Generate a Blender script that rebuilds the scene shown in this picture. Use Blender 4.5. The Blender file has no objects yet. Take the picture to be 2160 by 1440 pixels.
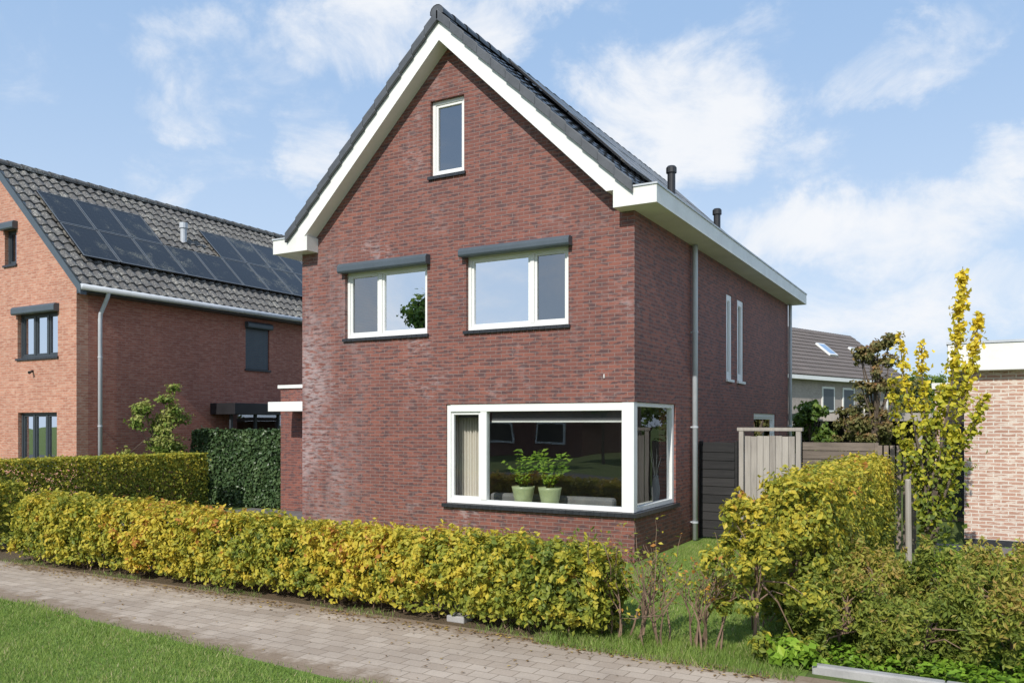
import bpy, bmesh, math, random
import numpy as np
from mathutils import Vector, Matrix
random.seed(7); rng = np.random.default_rng(7)
S = bpy.context.scene; COL = S.collection
TH = math.radians(29.5); ct, st = math.cos(TH), math.sin(TH)
CAM = (4.508, -11.70, 2.1); F = 1742.0; HY = 893.0

# ---------- survey helpers: where a sight line meets a real plane ----------
def ray(px, py):
    a = (px-1080)/F; b = (HY-py)/F
    return (a*ct-st, a*st+ct, b)
def onY(px, py, y0):
    d = ray(px, py); t = (y0-CAM[1])/d[1]; return (CAM[0]+t*d[0], CAM[2]+t*d[2])
def onX(px, py, x0):
    d = ray(px, py); t = (x0-CAM[0])/d[0]; return (CAM[1]+t*d[1], CAM[2]+t*d[2])
def onZ(px, py, z0):
    d = ray(px, py); t = (z0-CAM[2])/d[2]; return (CAM[0]+t*d[0], CAM[1]+t*d[1])

# ---------- node helpers ----------
def nd(nt, typ, props=None, ins=None):
    n = nt.nodes.new(typ)
    for k, v in (props or {}).items(): setattr(n, k, v)
    for k, v in (ins or {}).items():
        sk = n.inputs[k]
        if isinstance(v, bpy.types.NodeSocket): nt.links.new(v, sk)
        else: sk.default_value = v
    return n
def mth(nt, op, a, b=0.0, c=None, clamp=False):
    ins = {0: a, 1: b}
    if c is not None: ins[2] = c
    return nd(nt, 'ShaderNodeMath', {'operation': op, 'use_clamp': clamp}, ins).outputs[0]
def smooth(nt, v, a, b, lo=0.0, hi=1.0):
    return nd(nt, 'ShaderNodeMapRange', {'interpolation_type': 'SMOOTHSTEP'}, {0: v, 1: a, 2: b, 3: lo, 4: hi}).outputs[0]
def mix(nt, fac, a, b, blend='MIX'):
    n = nd(nt, 'ShaderNodeMix', {'data_type': 'RGBA', 'blend_type': blend})
    for idx, v in ((0, fac), (6, a), (7, b)):
        if isinstance(v, bpy.types.NodeSocket): nt.links.new(v, n.inputs[idx])
        elif idx == 0: n.inputs[0].default_value = v
        else: n.inputs[idx].default_value = (v[0], v[1], v[2], 1)
    return n.outputs[2]
def noise(nt, vec, scale, detail=4, rough=0.6, dist=0.0):
    ins = {'Scale': scale, 'Detail': detail, 'Roughness': rough, 'Distortion': dist}
    if vec is not None: ins['Vector'] = vec
    return nd(nt, 'ShaderNodeTexNoise', {}, ins).outputs[0]
def ramp(nt, fac, stops):
    n = nd(nt, 'ShaderNodeValToRGB', {}, {0: fac}); cr = n.color_ramp
    while len(cr.elements) < len(stops): cr.elements.new(0.5)
    for e, (p, c) in zip(cr.elements, stops): e.position = p; e.color = (c[0], c[1], c[2], 1)
    return n.outputs[0]
def newmat(name):
    m = bpy.data.materials.new(name); m.use_nodes = True
    nt = m.node_tree; p = nt.nodes['Principled BSDF']
    return m, nt, p
def objco(nt): return nd(nt, 'ShaderNodeTexCoord').outputs['Object']
def setin(nt, p, k, v):
    if isinstance(v, bpy.types.NodeSocket): nt.links.new(v, p.inputs[k])
    else: p.inputs[k].default_value = v
def bump(nt, p, h, strength=0.3, dist=0.01):
    b = nd(nt, 'ShaderNodeBump', {}, {'Strength': strength, 'Distance': dist, 'Height': h})
    nt.links.new(b.outputs[0], p.inputs['Normal'])
def vmul(nt, v, k): return nd(nt, 'ShaderNodeVectorMath', {'operation': 'MULTIPLY'}, {0: v, 1: k}).outputs[0]

# ---------- materials ----------
def m_plain(name, col, rough=0.5, var=0.15, scale=3.0, metal=0.0, bmp=0.0, spec=0.5):
    m, nt, p = newmat(name); oc = objco(nt)
    n = noise(nt, oc, scale, 5)
    n2 = noise(nt, oc, scale*14, 3)
    f = mth(nt, 'ADD', mth(nt, 'MULTIPLY', n, 0.7), mth(nt, 'MULTIPLY', n2, 0.3))
    c = mix(nt, smooth(nt, f, 0.3, 0.7), [x*(1-var) for x in col], [min(1, x*(1+var)) for x in col])
    setin(nt, p, 'Base Color', c); p.inputs['Roughness'].default_value = rough
    p.inputs['Metallic'].default_value = metal; p.inputs['Specular IOR Level'].default_value = spec
    if bmp: bump(nt, p, n2, bmp, 0.005)
    return m
def m_brick(name, c1, c2, c3, mortar, stain=0.0, bw=0.22, rh=0.0625, msz=0.006, main=False, blot=0.28):
    m, nt, p = newmat(name); oc = objco(nt)
    s = nd(nt, 'ShaderNodeSeparateXYZ', {}, {0: oc})
    u = mth(nt, 'ADD', s.outputs[0], s.outputs[1])
    v = nd(nt, 'ShaderNodeCombineXYZ', {}, {0: u, 1: s.outputs[2]}).outputs[0]
    wob = nd(nt, 'ShaderNodeVectorMath', {'operation': 'MULTIPLY_ADD'},
             {0: nd(nt, 'ShaderNodeTexNoise', {}, {'Vector': v, 'Scale': 9.0}).outputs[1], 1: (0.005, 0.004, 0), 2: v}).outputs[0]
    b = nd(nt, 'ShaderNodeTexBrick', {'offset': 0.5, 'offset_frequency': 2},
           {'Vector': wob, 'Color1': (*c1, 1), 'Color2': (*c2, 1), 'Mortar': (*mortar, 1), 'Scale': 1.0, 'Mortar Size': msz,
            'Mortar Smooth': 0.15, 'Bias': 0.0, 'Brick Width': bw, 'Row Height': rh})
    fine = noise(nt, vmul(nt, v, (5, 17, 1)), 1.0, 2)
    notm = mth(nt, 'SUBTRACT', 1.0, b.outputs[1])
    k3 = mth(nt, 'MULTIPLY', smooth(nt, fine, 0.50, 0.60), notm)
    c = mix(nt, k3, b.outputs[0], c3)
    big = noise(nt, oc, 0.8, 5)
    c = mix(nt, blot, c, mix(nt, smooth(nt, big, 0.3, 0.7), (0.72, 0.70, 0.70), (1.28, 1.25, 1.2)), 'MULTIPLY')
    grain = noise(nt, oc, 60, 3)
    c = mix(nt, 0.5, c, mix(nt, grain, (0.6, 0.6, 0.6), (1.4, 1.4, 1.4)), 'MULTIPLY')
    if stain:
        n1 = noise(nt, oc, 0.9, 6, 0.65); n2 = noise(nt, vmul(nt, v, (4.5, 16, 1)), 1.2, 2)
        a = mth(nt, 'MULTIPLY', smooth(nt, n1, 0.50, 0.72), smooth(nt, n2, 0.48, 0.60))
        if main:
            lf = smooth(nt, s.outputs[0], -4.7, -6.6); lz = smooth(nt, s.outputs[2], 6.2, 4.0)
            n3 = noise(nt, vmul(nt, v, (1.0, 0.35, 1)), 1.6, 5)
            lf2 = mth(nt, 'MULTIPLY', mth(nt, 'MULTIPLY', lf, smooth(nt, n3, .34, .64)), mth(nt, 'MULTIPLY', lz, smooth(nt, n2, 0.36, 0.58)))
            front = smooth(nt, s.outputs[1], 0.4, 0.2)
            a = mth(nt, 'MAXIMUM', mth(nt, 'MULTIPLY', mth(nt, 'MULTIPLY', a, 0.75), front), mth(nt, 'MULTIPLY', mth(nt, 'MULTIPLY', lf2, front), 0.9))
        a = mth(nt, 'MULTIPLY', a, mth(nt, 'ADD', mth(nt, 'MULTIPLY', notm, 0.6), 0.4))
        c = mix(nt, mth(nt, 'MULTIPLY', a, stain), c, (0.44, 0.36, 0.365))
    setin(nt, p, 'Base Color', c); p.inputs['Roughness'].default_value = 0.75
    h = mth(nt, 'ADD', mth(nt, 'MULTIPLY', notm, 1.0), mth(nt, 'MULTIPLY', grain, 0.35))
    bump(nt, p, h, 0.5, 0.006)
    return m
def m_glass(name, refl, tint):
    m, nt, p = newmat(name); nt.nodes.remove(p)
    out = nt.nodes['Material Output']
    ge_ = nd(nt, 'ShaderNodeNewGeometry')
    cs = mth(nt, 'ABSOLUTE', nd(nt, 'ShaderNodeVectorMath', {'operation': 'DOT_PRODUCT'}, {0: ge_.outputs['Normal'], 1: ge_.outputs['Incoming']}).outputs[1])
    sch = mth(nt, 'POWER', mth(nt, 'SUBTRACT', 1.0, cs, None, True), 5.0)
    fac = mth(nt, 'ADD', mth(nt, 'MULTIPLY', sch, 0.85), refl, None, True)
    wv = noise(nt, objco(nt), 0.9, 1)
    bp = nd(nt, 'ShaderNodeBump', {}, {'Strength': 0.06, 'Distance': 0.05, 'Height': wv})
    g = nd(nt, 'ShaderNodeBsdfGlossy', {}, {'Roughness': 0.0, 'Color': (0.95, 0.97, 1, 1)}); nt.links.new(bp.outputs[0], g.inputs['Normal'])
    t = nd(nt, 'ShaderNodeBsdfTransparent', {}, {'Color': (*tint, 1)})
    mx = nd(nt, 'ShaderNodeMixShader', {}, {0: fac, 1: t.outputs[0], 2: g.outputs[0]})
    nt.links.new(mx.outputs[0], out.inputs[0]); return m
def m_leaf(name, stops, trans=0.3, rough=0.5):
    m, nt, p = newmat(name); out = nt.nodes['Material Output']
    t = nd(nt, 'ShaderNodeAttribute', {'attribute_name': 'tone'}).outputs['Fac']
    c = ramp(nt, t, stops)
    setin(nt, p, 'Base Color', c); p.inputs['Roughness'].default_value = rough; p.inputs['Specular IOR Level'].default_value = 0.3
    tr = nd(nt, 'ShaderNodeBsdfTranslucent', {}, {'Color': c})
    mx = nd(nt, 'ShaderNodeMixShader', {}, {0: trans, 1: p.outputs[0], 2: tr.outputs[0]})
    nt.links.new(mx.outputs[0], out.inputs[0]); return m
def m_wood(name, a, b, stretch=(1, 1, 12)):
    m, nt, p = newmat(name); oc = objco(nt)
    v = nd(nt, 'ShaderNodeVectorMath', {'operation': 'DIVIDE'}, {0: oc, 1: stretch}).outputs[0]
    n = noise(nt, v, 30, 5); n2 = noise(nt, oc, 1.5, 4)
    rnd = nd(nt, 'ShaderNodeNewGeometry').outputs['Random Per Island']
    f = mth(nt, 'ADD', mth(nt, 'MULTIPLY', n, 0.5), mth(nt, 'ADD', mth(nt, 'MULTIPLY', n2, 0.3), mth(nt, 'MULTIPLY', rnd, 0.3)))
    setin(nt, p, 'Base Color', mix(nt, smooth(nt, f, 0.3, 0.8), a, b)); p.inputs['Roughness'].default_value = 0.8
    bump(nt, p, n, 0.4, 0.004); return m
def m_paving():
    m, nt, p = newmat('paving_tiles'); oc = objco(nt)
    wob = nd(nt, 'ShaderNodeVectorMath', {'operation': 'MULTIPLY_ADD'},
             {0: nd(nt, 'ShaderNodeTexNoise', {}, {'Vector': oc, 'Scale': 2.5}).outputs[1], 1: (0.03, 0.03, 0), 2: oc}).outputs[0]
    b = nd(nt, 'ShaderNodeTexBrick', {'offset': 0.5}, {'Vector': wob, 'Color1': (0.36, 0.285, 0.22, 1), 'Color2': (0.45, 0.37, 0.295, 1),
            'Mortar': (0.21, 0.16, 0.115, 1), 'Scale': 1.0, 'Mortar Size': 0.005, 'Mortar Smooth': 0.3, 'Bias': 0.1, 'Brick Width': 0.23, 'Row Height': 0.155})
    s = nd(nt, 'ShaderNodeSeparateXYZ', {}, {0: oc})
    g = noise(nt, oc, 70, 3); big = noise(nt, oc, 1.3, 6)
    c = mix(nt, 0.6, b.outputs[0], mix(nt, g, (0.65, 0.65, 0.65), (1.35, 1.35, 1.35)), 'MULTIPLY')
    c = mix(nt, 0.5, c, mix(nt, smooth(nt, big, 0.3, 0.7), (0.76, 0.72, 0.69), (1.25, 1.24, 1.22)), 'MULTIPLY')
    n2 = noise(nt, oc, 3.2, 7, 0.7)
    ye = mth(nt, 'ADD', s.outputs[1], mth(nt, 'MULTIPLY', mth(nt, 'ADD', s.outputs[0], 5.7), 0.073))
    e1 = smooth(nt, ye, -5.5, -6.12); e2 = smooth(nt, s.outputs[1], -5.05, -4.5)
    e = mth(nt, 'ADD', mth(nt, 'MULTIPLY', mth(nt, 'MAXIMUM', e1, e2), 0.45), n2)
    dirt = mix(nt, g, (0.15, 0.095, 0.058), (0.30, 0.22, 0.145))
    c = mix(nt, smooth(nt, e, 0.62, 0.9, 0, 0.85), c, dirt)
    setin(nt, p, 'Base Color', c); p.inputs['Roughness'].default_value = 0.85
    bump(nt, p, mth(nt, 'ADD', mth(nt, 'MULTIPLY', b.outputs[1], -1.0), mth(nt, 'MULTIPLY', g, 0.5)), 0.45, 0.006); return m
def m_ground(name, a, b, c3):
    m, nt, p = newmat(name); oc = objco(nt)
    n = noise(nt, oc, 0.7, 7, 0.65); n2 = noise(nt, oc, 45, 4)
    c = mix(nt, smooth(nt, n, 0.3, 0.7), a, b)
    c = mix(nt, smooth(nt, n2, 0.45, 0.75), c, c3)
    setin(nt, p, 'Base Color', c); p.inputs['Roughness'].default_value = 0.95; p.inputs['Specular IOR Level'].default_value = 0.1
    bump(nt, p, n2, 0.8, 0.03); return m
def m_tile(name, base, lich, amount, rough):
    m, nt, p = newmat(name); oc = objco(nt)
    n = noise(nt, oc, 1.2, 5); n2 = noise(nt, oc, 26, 5, 0.7); n3 = noise(nt, oc, 2.1, 4)
    c = mix(nt, n, [x*0.7 for x in base], [x*1.35 for x in base])
    k = mth(nt, 'ADD', n2, mth(nt, 'MULTIPLY', mth(nt, 'SUBTRACT', n3, 0.5), 0.35))
    c = mix(nt, smooth(nt, k, 0.62-amount, 0.74-amount*0.6, 0, 0.9 if amount > 0 else 0.25), c, lich)
    setin(nt, p, 'Base Color', c); p.inputs['Roughness'].default_value = rough
    return m
def m_panel():
    m, nt, p = newmat('solar_cells'); oc = objco(nt)
    s = nd(nt, 'ShaderNodeSeparateXYZ', {}, {0: oc})
    def line(v, sp):
        f = mth(nt, 'FRACT', mth(nt, 'DIVIDE', v, sp)); return smooth(nt, mth(nt, 'ABSOLUTE', mth(nt, 'SUBTRACT', f, 0.5)), 0.465, 0.49)
    l = mth(nt, 'MAXIMUM', line(s.outputs[1], 0.17), line(s.outputs[2], 0.115))
    c = mix(nt, mth(nt, 'MULTIPLY', l, 0.4), (0.014, 0.015, 0.018), (0.06, 0.062, 0.068))
    d = smooth(nt, noise(nt, oc, 1.3, 6, 0.7), 0.52, 0.66, 0, 0.55)
    d = mth(nt, 'MULTIPLY', d, smooth(nt, noise(nt, oc, 40, 3), 0.45, 0.6))
    c = mix(nt, d, c, (0.36, 0.34, 0.25))
    setin(nt, p, 'Base Color', c); p.inputs['Roughness'].default_value = 0.25; p.inputs['Specular IOR Level'].default_value = 0.35; return m

M = {}
BR = ((0.245, 0.086, 0.062), (0.16, 0.058, 0.047), (0.098, 0.048, 0.048))
BR_LIFT = tuple(tuple(x*1.12 for x in c) for c in BR)  # main brick lightened in colour to open up walls in shade
M['brick'] = m_brick('dark_red_brick', *BR, (0.235, 0.168, 0.152), 0.75, bw=.21, rh=.06, msz=0.005, main=True)
M['brick_shade_lift'] = m_brick('dark_red_brick_shade_lift', *BR_LIFT, (0.21, 0.145, 0.13), 0, bw=.21, rh=.06, msz=0.005)
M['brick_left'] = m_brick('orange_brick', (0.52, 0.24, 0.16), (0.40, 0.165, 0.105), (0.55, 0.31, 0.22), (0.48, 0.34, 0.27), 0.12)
M['brick_left_shade'] = m_brick('orange_brick_shaded', (0.42, 0.155, 0.105), (0.32, 0.11, 0.075), (0.46, 0.21, 0.15), (0.36, 0.22, 0.18), 0.1)  # orange brick made redder and darker, side wall's shade put into the colour
M['brick_right'] = m_brick('pale_brick', (0.50, 0.30, 0.225), (0.40, 0.225, 0.165), (0.62, 0.51, 0.43), (0.66, 0.60, 0.53), 0.2, msz=0.009)
M['brick_far'] = m_brick('grey_beige_brick', (0.38, 0.32, 0.29), (0.32, 0.265, 0.24), (0.42, 0.36, 0.33), (0.44, 0.40, 0.37), 0.0)
M['white'] = m_plain('white_paint', (0.80, 0.80, 0.78), 0.35, 0.04)
M['white_old'] = m_plain('weathered_white', (0.77, 0.77, 0.74), 0.55, 0.08, 2.0)
M['anth'] = m_plain('anthracite_paint', (0.045, 0.055, 0.065), 0.4, 0.1)
M['steel'] = m_plain('blue_grey_metal', (0.075, 0.095, 0.115), 0.4, 0.1)
M['zinc'] = m_plain('zinc', (0.50, 0.53, 0.57), 0.45, 0.10, 2.0, 0.0)
M['black'] = m_plain('black_plastic', (0.022, 0.022, 0.025), 0.4, 0.2)
M['sill'] = m_plain('dark_sill_tile', (0.028, 0.030, 0.036), 0.35, 0.3, 12)
M['tile'] = m_tile('black_roof_tile', (0.034, 0.036, 0.042), (0.12, 0.12, 0.12), 0.0, 0.33)
M['verge'] = m_plain('dark_verge_tile', (0.085, 0.09, 0.10), 0.42, 0.2, 4)
M['tile_grey'] = m_tile('lichened_roof_tile', (0.105, 0.10, 0.095), (0.46, 0.44, 0.38), 0.105, 0.75)
M['tile_far'] = m_tile('grey_brown_roof_tile', (0.145, 0.12, 0.105), (0.22, 0.19, 0.17), 0.0, 0.6)
M['panel'] = m_panel()
M['alu'] = m_plain('grey_aluminium_edge', (0.13, 0.14, 0.15), 0.35, 0.1)
M['glass'] = m_glass('window_glass', 0.16, (0.90, 0.92, 0.91))
M['glass_side'] = m_glass('side_window_glass', 0.08, (0.92, 0.94, 0.93))
M['glass_sky'] = m_glass('coated_glass', 0.80, (0.5, 0.55, 0.55))
M['glass_screen'] = m_glass('screened_glass', 0.30, (0.45, 0.48, 0.50))
M['plaster'] = m_plain('interior_plaster', (0.27, 0.25, 0.23), 0.9, 0.06)
M['floor'] = m_plain('interior_floor', (0.14, 0.11, 0.085), 0.6, 0.15)
M['curtain'] = m_plain('linen_curtain', (0.66, 0.61, 0.54), 0.9, 0.05)
M['fabric'] = m_plain('grey_fabric', (0.20, 0.20, 0.20), 0.95, 0.12, 5)
M['blind'] = m_plain('dark_blind', (0.07, 0.072, 0.08), 0.8, 0.08)
M['pot'] = m_plain('celadon_glaze', (0.42, 0.48, 0.26), 0.35, 0.08)
M['concrete'] = m_plain('concrete', (0.36, 0.35, 0.34), 0.85, 0.15, 4, bmp=0.4)
M['bark'] = m_plain('bark', (0.13, 0.10, 0.075), 0.9, 0.35, 9, bmp=0.5)
M['twig'] = m_plain('twig_bark', (0.22, 0.145, 0.10), 0.85, 0.3, 9)
M['wood'] = m_wood('weathered_wood', (0.235, 0.212, 0.19), (0.43, 0.395, 0.355))
M['wood_h'] = m_wood('weathered_boards', (0.115, 0.09, 0.073), (0.27, 0.22, 0.18), (12, 1, 1))
M['wood_black'] = m_wood('black_stained_boards', (0.008, 0.008, 0.009), (0.030, 0.028, 0.028), (12, 1, 1))
M['paving'] = m_paving()
M['drive'] = m_plain('dark_paving', (0.16, 0.15, 0.145), 0.85, 0.25, 3, bmp=0.4)
M['asphalt'] = m_plain('asphalt', (0.06, 0.06, 0.062), 0.9, 0.2, 3, bmp=0.4)
M['ground'] = m_ground('meadow', (0.10, 0.15, 0.04), (0.14, 0.19, 0.055), (0.11, 0.10, 0.05))
M['lawn'] = m_ground('lawn_turf', (0.15, 0.24, 0.045), (0.20, 0.30, 0.065), (0.16, 0.16, 0.07))
M['soil'] = m_ground('soil', (0.10, 0.075, 0.048), (0.16, 0.115, 0.075), (0.2, 0.155, 0.10))
M['beech'] = m_leaf('beech_leaf', [(0, (0.06, 0.09, 0.018)), (0.28, (0.155, 0.21, 0.034)), (0.5, (0.32, 0.34, 0.046)), (0.75, (0.60, 0.50, 0.06)), (0.95, (0.70, 0.53, 0.065)), (1.0, (0.48, 0.22, 0.05))], 0.35)
M['green'] = m_leaf('green_leaf', [(0, (0.02, 0.042, 0.008)), (0.5, (0.09, 0.16, 0.024)), (0.85, (0.20, 0.28, 0.05)), (1.0, (0.36, 0.38, 0.10))], 0.3)
M['ivy'] = m_leaf('ivy_leaf', [(0, (0.014, 0.032, 0.012)), (0.5, (0.058, 0.105, 0.038)), (1.0, (0.13, 0.19, 0.075))], 0.12, 0.35)
M['yew'] = m_leaf('yew_needle', [(0, (0.07, 0.10, 0.02)), (0.35, (0.20, 0.26, 0.045)), (0.6, (0.36, 0.38, 0.065)), (0.8, (0.46, 0.30, 0.09)), (1.0, (0.52, 0.56, 0.09))], 0.4)
M['gold'] = m_leaf('golden_leaf', [(0, (0.07, 0.11, 0.015)), (0.3, (0.20, 0.25, 0.03)), (0.6, (0.52, 0.48, 0.04)), (1.0, (0.82, 0.64, 0.06))], 0.3)
M['russet'] = m_leaf('russet_leaf', [(0, (0.08, 0.11, 0.03)), (0.5, (0.21, 0.20, 0.07)), (1.0, (0.31, 0.16, 0.07))], 0.25)
M['lime'] = m_leaf('lime_leaf', [(0, (0.09, 0.18, 0.015)), (0.6, (0.26, 0.42, 0.04)), (1.0, (0.48, 0.56, 0.07))], 0.3)
M['blade'] = m_leaf('grass_blade', [(0, (0.10, 0.17, 0.032)), (0.5, (0.21, 0.31, 0.06)), (0.85, (0.33, 0.42, 0.105)), (1.0, (0.46, 0.41, 0.21))], 0.3)
M['litter'] = m_leaf('dry_leaf', [(0, (0.13, 0.07, 0.03)), (0.5, (0.25, 0.15, 0.06)), (1.0, (0.45, 0.32, 0.08))], 0.1)

# ---------- object helpers ----------
OFF = {}
def thing(name, label, cat, loc=(0, 0, 0), group=None, rz=0.0):
    o = bpy.data.objects.new(name, None); COL.objects.link(o); o.location = loc; o.rotation_euler = (0, 0, rz)
    o.empty_display_size = 0.2
    o['label'] = label; o['category'] = cat
    if group: o['group'] = group
    OFF[o] = Vector(loc) if rz == 0 else Vector((0, 0, 0)); return o
def tag(o, label, cat, group=None):
    o['label'] = label; o['category'] = cat
    if group: o['group'] = group
    return o
def kind(o, k): o['kind'] = k; return o
class MB:
    def __init__(s): s.v = []; s.f = []
    def add(s, vs, fs):
        n = len(s.v); s.v += [tuple(v) for v in vs]; s.f += [tuple(i+n for i in f) for f in fs]
    def box(s, x0, x1, y0, y1, z0, z1):
        s.add([(x0,y0,z0),(x1,y0,z0),(x1,y1,z0),(x0,y1,z0),(x0,y0,z1),(x1,y0,z1),(x1,y1,z1),(x0,y1,z1)],
              [(0,3,2,1),(4,5,6,7),(0,1,5,4),(1,2,6,5),(2,3,7,6),(3,0,4,7)])
    def prism(s, pts, vec):
        n = len(pts); vec = Vector(vec); a = [Vector(p) for p in pts]
        s.add(a+[p+vec for p in a], [tuple(range(n)), tuple(range(2*n-1, n-1, -1))]+[(i, (i+1) % n, n+(i+1) % n, n+i) for i in range(n)])
    def tube(s, pts, rad, n=8, cap=True):
        pts = [Vector(p) for p in pts]
        if not hasattr(rad, '__len__'): rad = [rad]*len(pts)
        base = len(s.v); ref = None
        for i, p in enumerate(pts):
            d = (pts[min(i+1, len(pts)-1)]-pts[max(i-1, 0)])
            d = d.normalized() if d.length > 1e-9 else Vector((0, 0, 1))
            if ref is None: ref = d.orthogonal().normalized()
            ref = (ref-d*ref.dot(d)); ref = ref.normalized() if ref.length > 1e-6 else d.orthogonal().normalized()
            q = d.cross(ref)
            for k in range(n):
                a = 2*math.pi*k/n; s.v.append(tuple(p+(ref*math.cos(a)+q*math.sin(a))*rad[i]))
        for i in range(len(pts)-1):
            for k in range(n):
                s.f.append((base+i*n+k, base+i*n+(k+1) % n, base+(i+1)*n+(k+1) % n, base+(i+1)*n+k))
        if cap:
            s.f.append(tuple(base+k for k in range(n-1, -1, -1))); e = base+(len(pts)-1)*n; s.f.append(tuple(e+k for k in range(n)))
    def lathe(s, c, prof, n=24):
        base = len(s.v)
        for r, z in prof:
            for k in range(n):
                a = 2*math.pi*k/n; s.v.append((c[0]+r*math.cos(a), c[1]+r*math.sin(a), c[2]+z))
        for i in range(len(prof)-1):
            for k in range(n): s.f.append((base+i*n+k, base+i*n+(k+1) % n, base+(i+1)*n+(k+1) % n, base+(i+1)*n+k))
    def build(s, name, m, parent=None, smooth=False, bevel=0, recalc=True, m2=None, m2from=0):
        o_ = OFF.get(parent, Vector((0, 0, 0))) if parent else Vector((0, 0, 0))
        me = bpy.data.meshes.new(name); me.from_pydata([(v[0]-o_[0], v[1]-o_[1], v[2]-o_[2]) for v in s.v], [], s.f)
        if recalc:
            bm = bmesh.new(); bm.from_mesh(me); bmesh.ops.recalc_face_normals(bm, faces=bm.faces); bm.to_mesh(me); bm.free()
        if smooth: me.polygons.foreach_set('use_smooth', [True]*len(me.polygons))
        me.materials.append(m)
        if m2:
            me.materials.append(m2)
            for p in me.polygons:
                if p.index >= m2from: p.material_index = 1
        o = bpy.data.objects.new(name, me); COL.objects.link(o)
        if parent: o.parent = parent; OFF[o] = o_
        if bevel:
            b = o.modifiers.new('bevel', 'BEVEL'); b.width = bevel; b.segments = 2; b.limit_method = 'ANGLE'
        return o
def npmesh(name, V, k, tone, m, parent=None):
    o_ = OFF.get(parent, Vector((0, 0, 0))) if parent else Vector((0, 0, 0))
    V = V-np.array(o_); n = len(V)//k
    me = bpy.data.meshes.new(name); me.from_pydata(V.tolist(), [], np.arange(n*k).reshape(n, k).tolist())
    at = me.attributes.new('tone', 'FLOAT', 'FACE'); at.data.foreach_set('value', np.clip(tone, 0, 1).astype(np.float32))
    me.materials.append(m)
    o = bpy.data.objects.new(name, me); COL.objects.link(o)
    if parent: o.parent = parent; OFF[o] = o_
    return o
def nrmz(a): return a/np.maximum(np.linalg.norm(a, axis=1, keepdims=True), 1e-9)
def leaves(P, Nn, L, asp, tone, name, m, parent=None, jit=0.7, dirv=None, djit=0.6):
    N = len(P)
    n = nrmz(Nn+rng.normal(0, jit, (N, 3)))
    r = rng.normal(0, 1, (N, 3)) if dirv is None else dirv+rng.normal(0, djit, (N, 3))
    d = nrmz(r-(r*n).sum(1, keepdims=True)*n); s = np.cross(n, d)
    l = (L*rng.uniform(0.6, 1.3, N))[:, None]
    V = np.empty((N, 4, 3)); V[:, 0] = P-d*l/2; V[:, 2] = P+d*l/2
    V[:, 1] = P+s*l*asp/2+n*l*0.10-d*l*0.04; V[:, 3] = P-s*l*asp/2+n*l*0.10-d*l*0.04
    return npmesh(name, V.reshape(-1, 3), 4, tone, m, parent)
def lump(P):
    x, y, z = P[:, 0], P[:, 1], P[:, 2]
    return (np.sin(3.1*x+1.3*z+.4)+np.sin(6.3*x-4*z+2*y)+np.sin(4.3*y+7*z+1.1*x)+.7*np.sin(11*x+9*y+5*z))/3.7

# ---------- planes and walls ----------
def PP(o, pl, u, d, z):
    if o == 'Y': return (u, pl+d, z)
    if o == 'Yb': return (u, pl-d, z)
    if o == 'X': return (pl-d, u, z)
    return (pl+d, u, z)
def fbox(mb, o, pl, u0, u1, z0, z1, d0, d1):
    a = PP(o, pl, u0, d0, z0); b = PP(o, pl, u1, d1, z1)
    mb.box(min(a[0], b[0]), max(a[0], b[0]), min(a[1], b[1]), max(a[1], b[1]), z0, z1)
def wall(mb, o, pl, th, u0, u1, z0, top, holes=(), brk=()):
    us = sorted(set([u0, u1]+[b for b in brk if u0 < b < u1]+[min(max(h[k], u0), u1) for h in holes for k in (0, 1)]))
    for a, b in zip(us[:-1], us[1:]):
        if b-a < 1e-6: continue
        hs = sorted([(h[2], h[3]) for h in holes if h[0] <= a+1e-6 and h[1] >= b-1e-6])
        z = z0; segs = []
        for h0, h1 in hs:
            if h0 > z: segs.append((z, h0, h0))
            z = h1
        segs.append((z, top(a), top(b)))
        for zb, ta, tb in segs:
            mb.prism([PP(o, pl, a, 0, zb), PP(o, pl, b, 0, zb), PP(o, pl, b, 0, tb), PP(o, pl, a, 0, ta)],
                     Vector(PP(o, pl, a, th, zb))-Vector(PP(o, pl, a, 0, zb)))
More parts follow.
